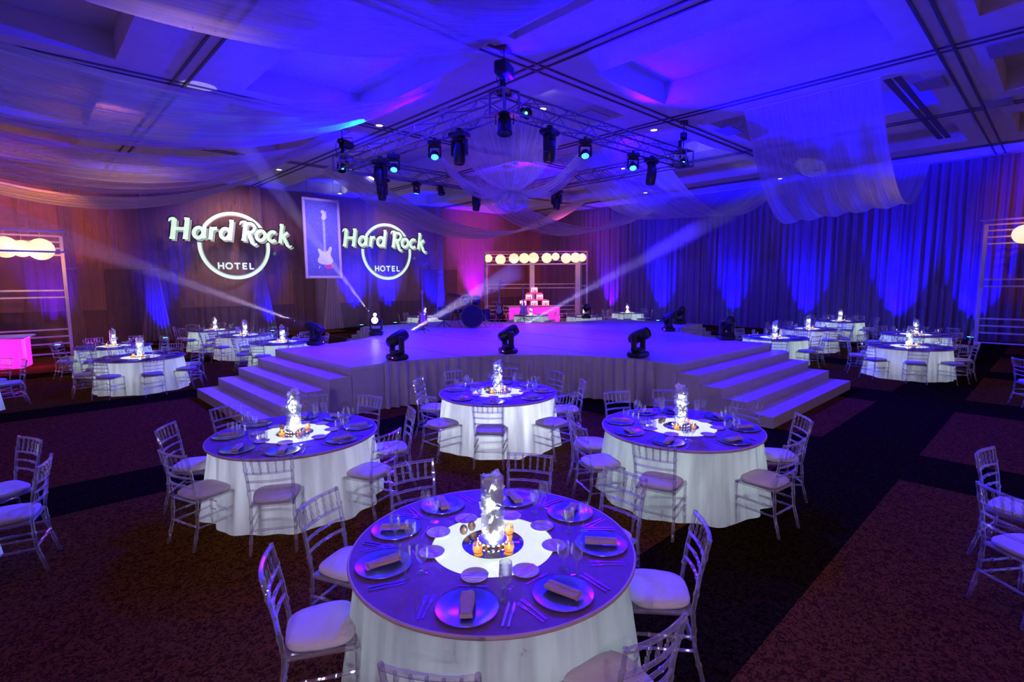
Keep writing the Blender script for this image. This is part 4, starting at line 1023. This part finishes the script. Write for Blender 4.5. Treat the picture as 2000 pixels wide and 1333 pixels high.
ob('pole', MB().tube([(0, 0, 0), (0, 0, 1.1)], .01, 6).mesh('pole', BLACK), mm); ob('base', MB().lathe([(.12, 0), (.12, .015), (.001, .02)], 16).mesh('base', BLACK), mm); ob('microphone', MB().lathe([(.001, 0), (.012, 0), (.02, .12), (.026, .15), (.015, .175), (.001, .178)], 10).mesh('microphone', DARKM), mm, (0, 0, 1.1))

# ================================================================== GUITAR POSTER
PO = thing('framed_poster', 'tall framed print of a white electric guitar hanging left of the small logo', 'poster', W(10.15, 23, 2.68), R_ANG)
pw, phh = 1.70, 3.52
PRB = pm('speckled_blue_print', (.17, .14, .48), .7, 0, .35, 30)
ob('print', MB().box((0, 0, phh/2), (pw-.18, .03, phh-.18)).mesh('print', PRB, False), PO)
PFR = pm('pink_white_frame', (.72, .50, .66), .6, 0, .12, 30)
for x in (-pw/2+.06, pw/2-.06): ob('frame_side', MB().box((0, 0, phh/2), (.12, .07, phh), 0, .015).mesh('frame_side', PFR), PO, (x, 0, 0))
for z in (.06, phh-.06): ob('frame_side', MB().box((0, 0, 0), (pw-.242, .07, .12), 0, .015).mesh('frame_side', PFR), PO, (0, 0, z))
PGW = pm('printed_white_guitar', (.88, .86, .88), .7, 0, .06, 8)
gs = 1.75; go = guitar_outline(gs)
pgb = ob('printed_guitar', MB().prism([(-x*1.25, y) for x, y in rounded(go)][::-1], 0, .004).mesh('printed_guitar', PGW, False), PO, (.08, -.016, .62), (PI/2, 0, 0))
ob('printed_neck', MB().box((0, 1.27, .003), (.11, 1.42, .004)).mesh('printed_neck', pm('printed_neck_tone', (.50, .48, .56), .7), False), pgb, (.0, 0, 0))
ob('printed_headstock', MB().prism([(-.055, 1.95), (.055, 1.95), (.10, 2.05), (.09, 2.30), (.0, 2.42), (-.12, 2.36), (-.10, 2.28), (-.05, 2.22), (-.10, 2.06)], 0, .005).mesh('printed_headstock', PGW, False), pgb)
for k in range(6): ob('tuner', MB().box((.115, 2.07+.055*k, .003), (.05, .03, .004)).mesh('tuner', PGW, False), pgb)
ob('printed_red_glow', MB().lathe([(.16, 0), (.001, .001)], 20).mesh('printed_red_glow', pm('red_print', (.75, .10, .35), .7), False), PO, (.25, -.0155, .55), (PI/2, 0, 0), (1.4, .8, 1))
ob('printed_vibrato_arm', MB().prism([(-.03, -.06), (.02, -.04), (.06, .06), (.02, .08)], 0, .005).mesh('arm', PGW, False), PO, (-.22, -.016, .5), (PI/2, 0, 0))
for x in (-.6, .6): ob('wire', MB().tube([(x, 0, phh), (x, 0, HC-2.68)], .006, 5).mesh('wire', DARKM), PO)

# ================================================================== GLOWING LOGO SHAPES IN PLACE OF PROJECTIONS
def stroke(b, pts, w, z, t=.006):
    """flat ribbon along a 2-D polyline"""
    pts = [Vector(p) for p in pts]; L = []; Rr = []
    for i, p in enumerate(pts):
        d = (pts[min(i+1, len(pts)-1)]-pts[max(i-1, 0)]).normalized(); n = Vector((-d.y, d.x))
        ww = w[i]/2 if isinstance(w, (list, tuple)) else w/2
        L.append(p+n*ww); Rr.append(p-n*ww)
    v = [(q.x, q.y, z+t) for q in L]+[(q.x, q.y, z+t) for q in Rr]; k = len(pts)
    b.add(v, [(i, i+1, k+i+1, k+i)[::-1] for i in range(k-1)])
def ell(cx, cy, rx, ry, t0, t1, n=20): return [(cx+rx*math.cos(math.radians(t0+(t1-t0)*i/n)), cy+ry*math.sin(math.radians(t0+(t1-t0)*i/n))) for i in range(n+1)]
def letters():
    """bold slanted show lettering, x-height .42, cap height .72; returns ribbons (points, width)"""
    S_ = []
    bw = .165; tn = .12
    # H
    S_ += [([(.12, 0), (.12, .70)], bw), ([(.55, 0), (.55, .74)], bw), ([(.12, .36), (.55, .36)], tn), ([(-.06, .60), (-.02, .68), (.06, .70), (.14, .68)], [.05, .09, .11, .12]), ([(.44, .70), (.58, .70)], .10), ([(.02, .04), (.2, .04)], .08), ([(.46, .04), (.64, .04)], .08)]
    # a
    S_ += [(ell(.98, .235, .165, .18, 0, 360), .135), ([(1.17, .46), (1.17, .12), (1.23, .05)], .14)]
    # r
    S_ += [([(1.42, 0), (1.42, .45)], .15), ([(1.42, .28), (1.50, .40), (1.62, .40)], [.1, .13, .15])]
    # d
    S_ += [(ell(1.93, .235, .165, .18, 0, 360), .135), ([(2.13, 0), (2.13, .74)], .15), ([(2.03, .70), (2.16, .70)], .09)]
    # R
    S_ += [([(2.66, 0), (2.66, .70)], bw), ([(2.66, .65), (2.86, .65)]+ell(2.86, .49, .16, .16, 90, -90, 12)+[(2.66, .33)], .12), ([(2.80, .33), (2.90, .14), (3.0, -.06), (3.10, -.12), (3.20, -.08)], [.14, .16, .15, .10, .06]), ([(2.44, .58), (2.48, .68), (2.58, .70), (2.68, .69)], [.05, .09, .11, .1]), ([(2.56, .04), (2.76, .04)], .08)]
    # o
    S_ += [(ell(3.30, .235, .175, .18, 0, 360), .14)]
    # c
    S_ += [(ell(3.78, .235, .175, .18, 50, 320), .14)]
    # k
    S_ += [([(4.12, 0), (4.12, .74)], .15), ([(4.02, .70), (4.14, .70)], .09), ([(4.14, .22), (4.40, .44)], .13), ([(4.22, .28), (4.34, .10), (4.44, -.06), (4.54, -.12), (4.64, -.06)], [.12, .15, .14, .10, .05])]
    return S_
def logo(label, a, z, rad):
    g = thing('glowing_logo', label, 'projected logo', W(a, BW-1.1, z), R_ANG, 'glowing logo shapes before the wall')
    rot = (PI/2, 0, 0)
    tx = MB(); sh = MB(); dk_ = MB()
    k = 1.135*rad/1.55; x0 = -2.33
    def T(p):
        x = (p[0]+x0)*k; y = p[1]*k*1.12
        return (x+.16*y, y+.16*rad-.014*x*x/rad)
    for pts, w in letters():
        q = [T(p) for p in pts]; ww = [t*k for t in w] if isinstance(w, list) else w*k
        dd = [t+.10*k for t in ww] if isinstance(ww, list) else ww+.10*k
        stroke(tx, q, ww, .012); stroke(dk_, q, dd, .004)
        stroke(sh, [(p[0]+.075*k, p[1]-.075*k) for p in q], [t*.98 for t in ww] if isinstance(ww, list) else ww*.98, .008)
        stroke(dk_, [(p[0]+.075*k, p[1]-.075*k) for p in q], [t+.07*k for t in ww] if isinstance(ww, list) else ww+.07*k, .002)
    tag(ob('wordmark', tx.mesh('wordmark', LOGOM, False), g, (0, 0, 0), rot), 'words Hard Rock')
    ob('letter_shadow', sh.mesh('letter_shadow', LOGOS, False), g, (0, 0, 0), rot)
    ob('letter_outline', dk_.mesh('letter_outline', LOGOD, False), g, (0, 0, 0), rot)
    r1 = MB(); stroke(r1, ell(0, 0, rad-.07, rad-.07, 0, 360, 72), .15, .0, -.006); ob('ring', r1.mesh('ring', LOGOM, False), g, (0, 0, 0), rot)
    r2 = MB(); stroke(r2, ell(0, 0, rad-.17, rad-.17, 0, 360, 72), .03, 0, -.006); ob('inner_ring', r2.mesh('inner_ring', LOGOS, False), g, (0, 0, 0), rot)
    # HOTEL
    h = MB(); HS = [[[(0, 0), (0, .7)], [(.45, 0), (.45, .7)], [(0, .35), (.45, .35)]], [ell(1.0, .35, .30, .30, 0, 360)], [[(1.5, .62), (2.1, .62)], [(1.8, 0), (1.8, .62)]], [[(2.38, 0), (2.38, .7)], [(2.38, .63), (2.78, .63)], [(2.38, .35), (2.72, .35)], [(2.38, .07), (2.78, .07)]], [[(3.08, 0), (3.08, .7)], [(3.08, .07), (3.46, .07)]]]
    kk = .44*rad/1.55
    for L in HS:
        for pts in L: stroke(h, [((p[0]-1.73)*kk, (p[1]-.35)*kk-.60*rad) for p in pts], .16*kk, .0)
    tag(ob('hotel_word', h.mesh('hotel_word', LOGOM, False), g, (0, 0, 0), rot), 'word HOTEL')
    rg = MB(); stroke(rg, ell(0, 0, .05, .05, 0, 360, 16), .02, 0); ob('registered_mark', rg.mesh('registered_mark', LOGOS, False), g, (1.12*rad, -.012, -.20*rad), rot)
logo('large pale green hotel logo as glowing flat shapes, left of the guitar poster', 7.48, 4.20, 1.52)
logo('pale green hotel logo as glowing flat shapes, right of the guitar poster', 15.30, 4.20, 1.56)

# warm washes near the frames, plus added fill on the logo wall
for p, q, pw_, c, sp_, bl in (((1.2, 20.0, 6.6), (-.6, 27.4, 4.0), 1500, (1, .24, .02), 72, .9), ((19.5, 21.0, 6.5), (23.6, 27.4, 3.8), 800, (1, .14, .20), 70, .9), ((21.5, 18.5, 6.5), (27.4, 22.8, 3.4), 450, (.9, .08, .40), 74, .9),
                         ((20, 1, 6.6), (27.4, -.8, 4.6), 700, (1, .16, .12), 60, .9), ((2, 17, 6.6), (4, 25, 7.0), 90, (1, .3, .1), 110, .9), ((7.5, 24.2, 6.8), (8.0, 27.4, 2.6), 420, (.85, .42, .52), 120, .9), ((15.5, 24.2, 6.8), (15.5, 27.4, 2.6), 200, (.85, .42, .52), 120, .9)):
    light('wall_wash', 'SPOT', W(*p), pw_, c, W(*q), .15, sp_, bl)
# cyan head lights up the left swag
light('cyan_beam', 'SPOT', W(7.25, 12.35, 6.42), 900, (.0, .7, 1.0), W(6.2, 12.2, 6.3), .02, 24, .15)

light('pink_room_fill', 'SPOT', (.3, 1.2, 6.95), 75, (1, .50, .60), (0, 3.4, .6), .7, 62, .9)  # added pink fill spots above the front tables, no fixtures
light('pink_room_fill', 'SPOT', (-3.5, 3.0, 6.95), 80, (1, .50, .60), (-3.4, 5.2, .5), .7, 75, .9)
light('pink_room_fill', 'SPOT', (3.5, 3.0, 6.95), 80, (1, .50, .60), (3.2, 5.2, .5), .7, 75, .9)
light('stage_front_fill', 'SPOT', (0, -5.5, 3.6), 850, (.78, .60, 1.0), (0, 11.0, .9), .2, 44, .6)  # added unseen frontal fill that lifts the stage front
# added fill on the poster, then lantern light
light('poster_fill', 'SPOT', W(10.4, 18.6, 6.6), 1900, (.40, .34, 1.0), W(10.15, 23, 4.4), .05, 58, 1.0)
light('lantern_lamp', 'AREA', (1.4, 30.7, 3.8), 40, (1, .55, .25), (1.4, 30.9, 0), 5.0, shape='RECTANGLE', size_y=.4)
light('lantern_lamp', 'POINT', W(.4, 23.0, 3.2), 40, (1, .55, .25), None, .3)

# ================================================================== LIGHT BEAMS IN THE HAZE
hz, nt, bs, out = nodes('thin_stage_haze'); nt.nodes.remove(bs)
vs = nt.nodes.new('ShaderNodeVolumeScatter'); vs.inputs['Color'].default_value = (.9, .85, 1, 1); vs.inputs['Density'].default_value = .22; vs.inputs['Anisotropy'].default_value = .0
nt.links.new(vs.outputs[0], out.inputs['Volume'])
def beam(label, p0, p1, r0_, r1_, power, col):
    p0, p1 = Vector(p0), Vector(p1); d = p1-p0; L = d.length; d.normalize()
    p0 = p0+d*.30; L -= .30
    q = d.to_track_quat('Z', 'Y').to_euler()
    o = ob('haze_beam', MB().lathe([(r0_, 0), (r1_, L)], 24).mesh('haze_beam', hz), None, p0, q)
    tag(o, label, 'light beam', 'light beams in the haze', 'stuff')
    ang = 2*math.atan2(r1_-r0_, L); ap = r0_*L/(r1_-r0_)
    light('beam_lamp', 'SPOT', p0-d*.02, power, col, p1, .02, math.degrees(2*math.atan2(r1_, L)), .25)
BC = (.80, .66, 1.0)
HP = Vector((0, 0, .43))
beam('pale beam from the left stage corner light to the far left', Vector((-4.99, 13.19, .9))+HP, (-14.3, 14.5, 4.49), .09, .36, 5200, BC)
beam('pale beam rising from the left rear stage light past the poster', Vector((-4.07, 15.58, .9))+HP, (-7.08, 13.1, 6.66), .04, .30, 3800, BC)
beam('thin pale beam rising right from the left rear stage light', Vector((-4.07, 15.58, .9))+HP, (-1.61, 17, 4.27), .025, .06, 300, BC)
beam('short bright beam from the left front stage light', Vector((-2.33, 10.48, .9))+HP, (.14, 13.0, 2.74), .08, .26, 2400, BC)
beam('long bright beam from the middle front stage light to the right', Vector((-.09, 11.35, .9))+HP, (7.63, 15.0, 5.18), .09, .34, 4200, BC)
beam('thin beam from the right edge stage light', Vector((4.86, 16.15, .9))+HP, (8.58, 16.5, 3.2), .02, .035, 80, BC)
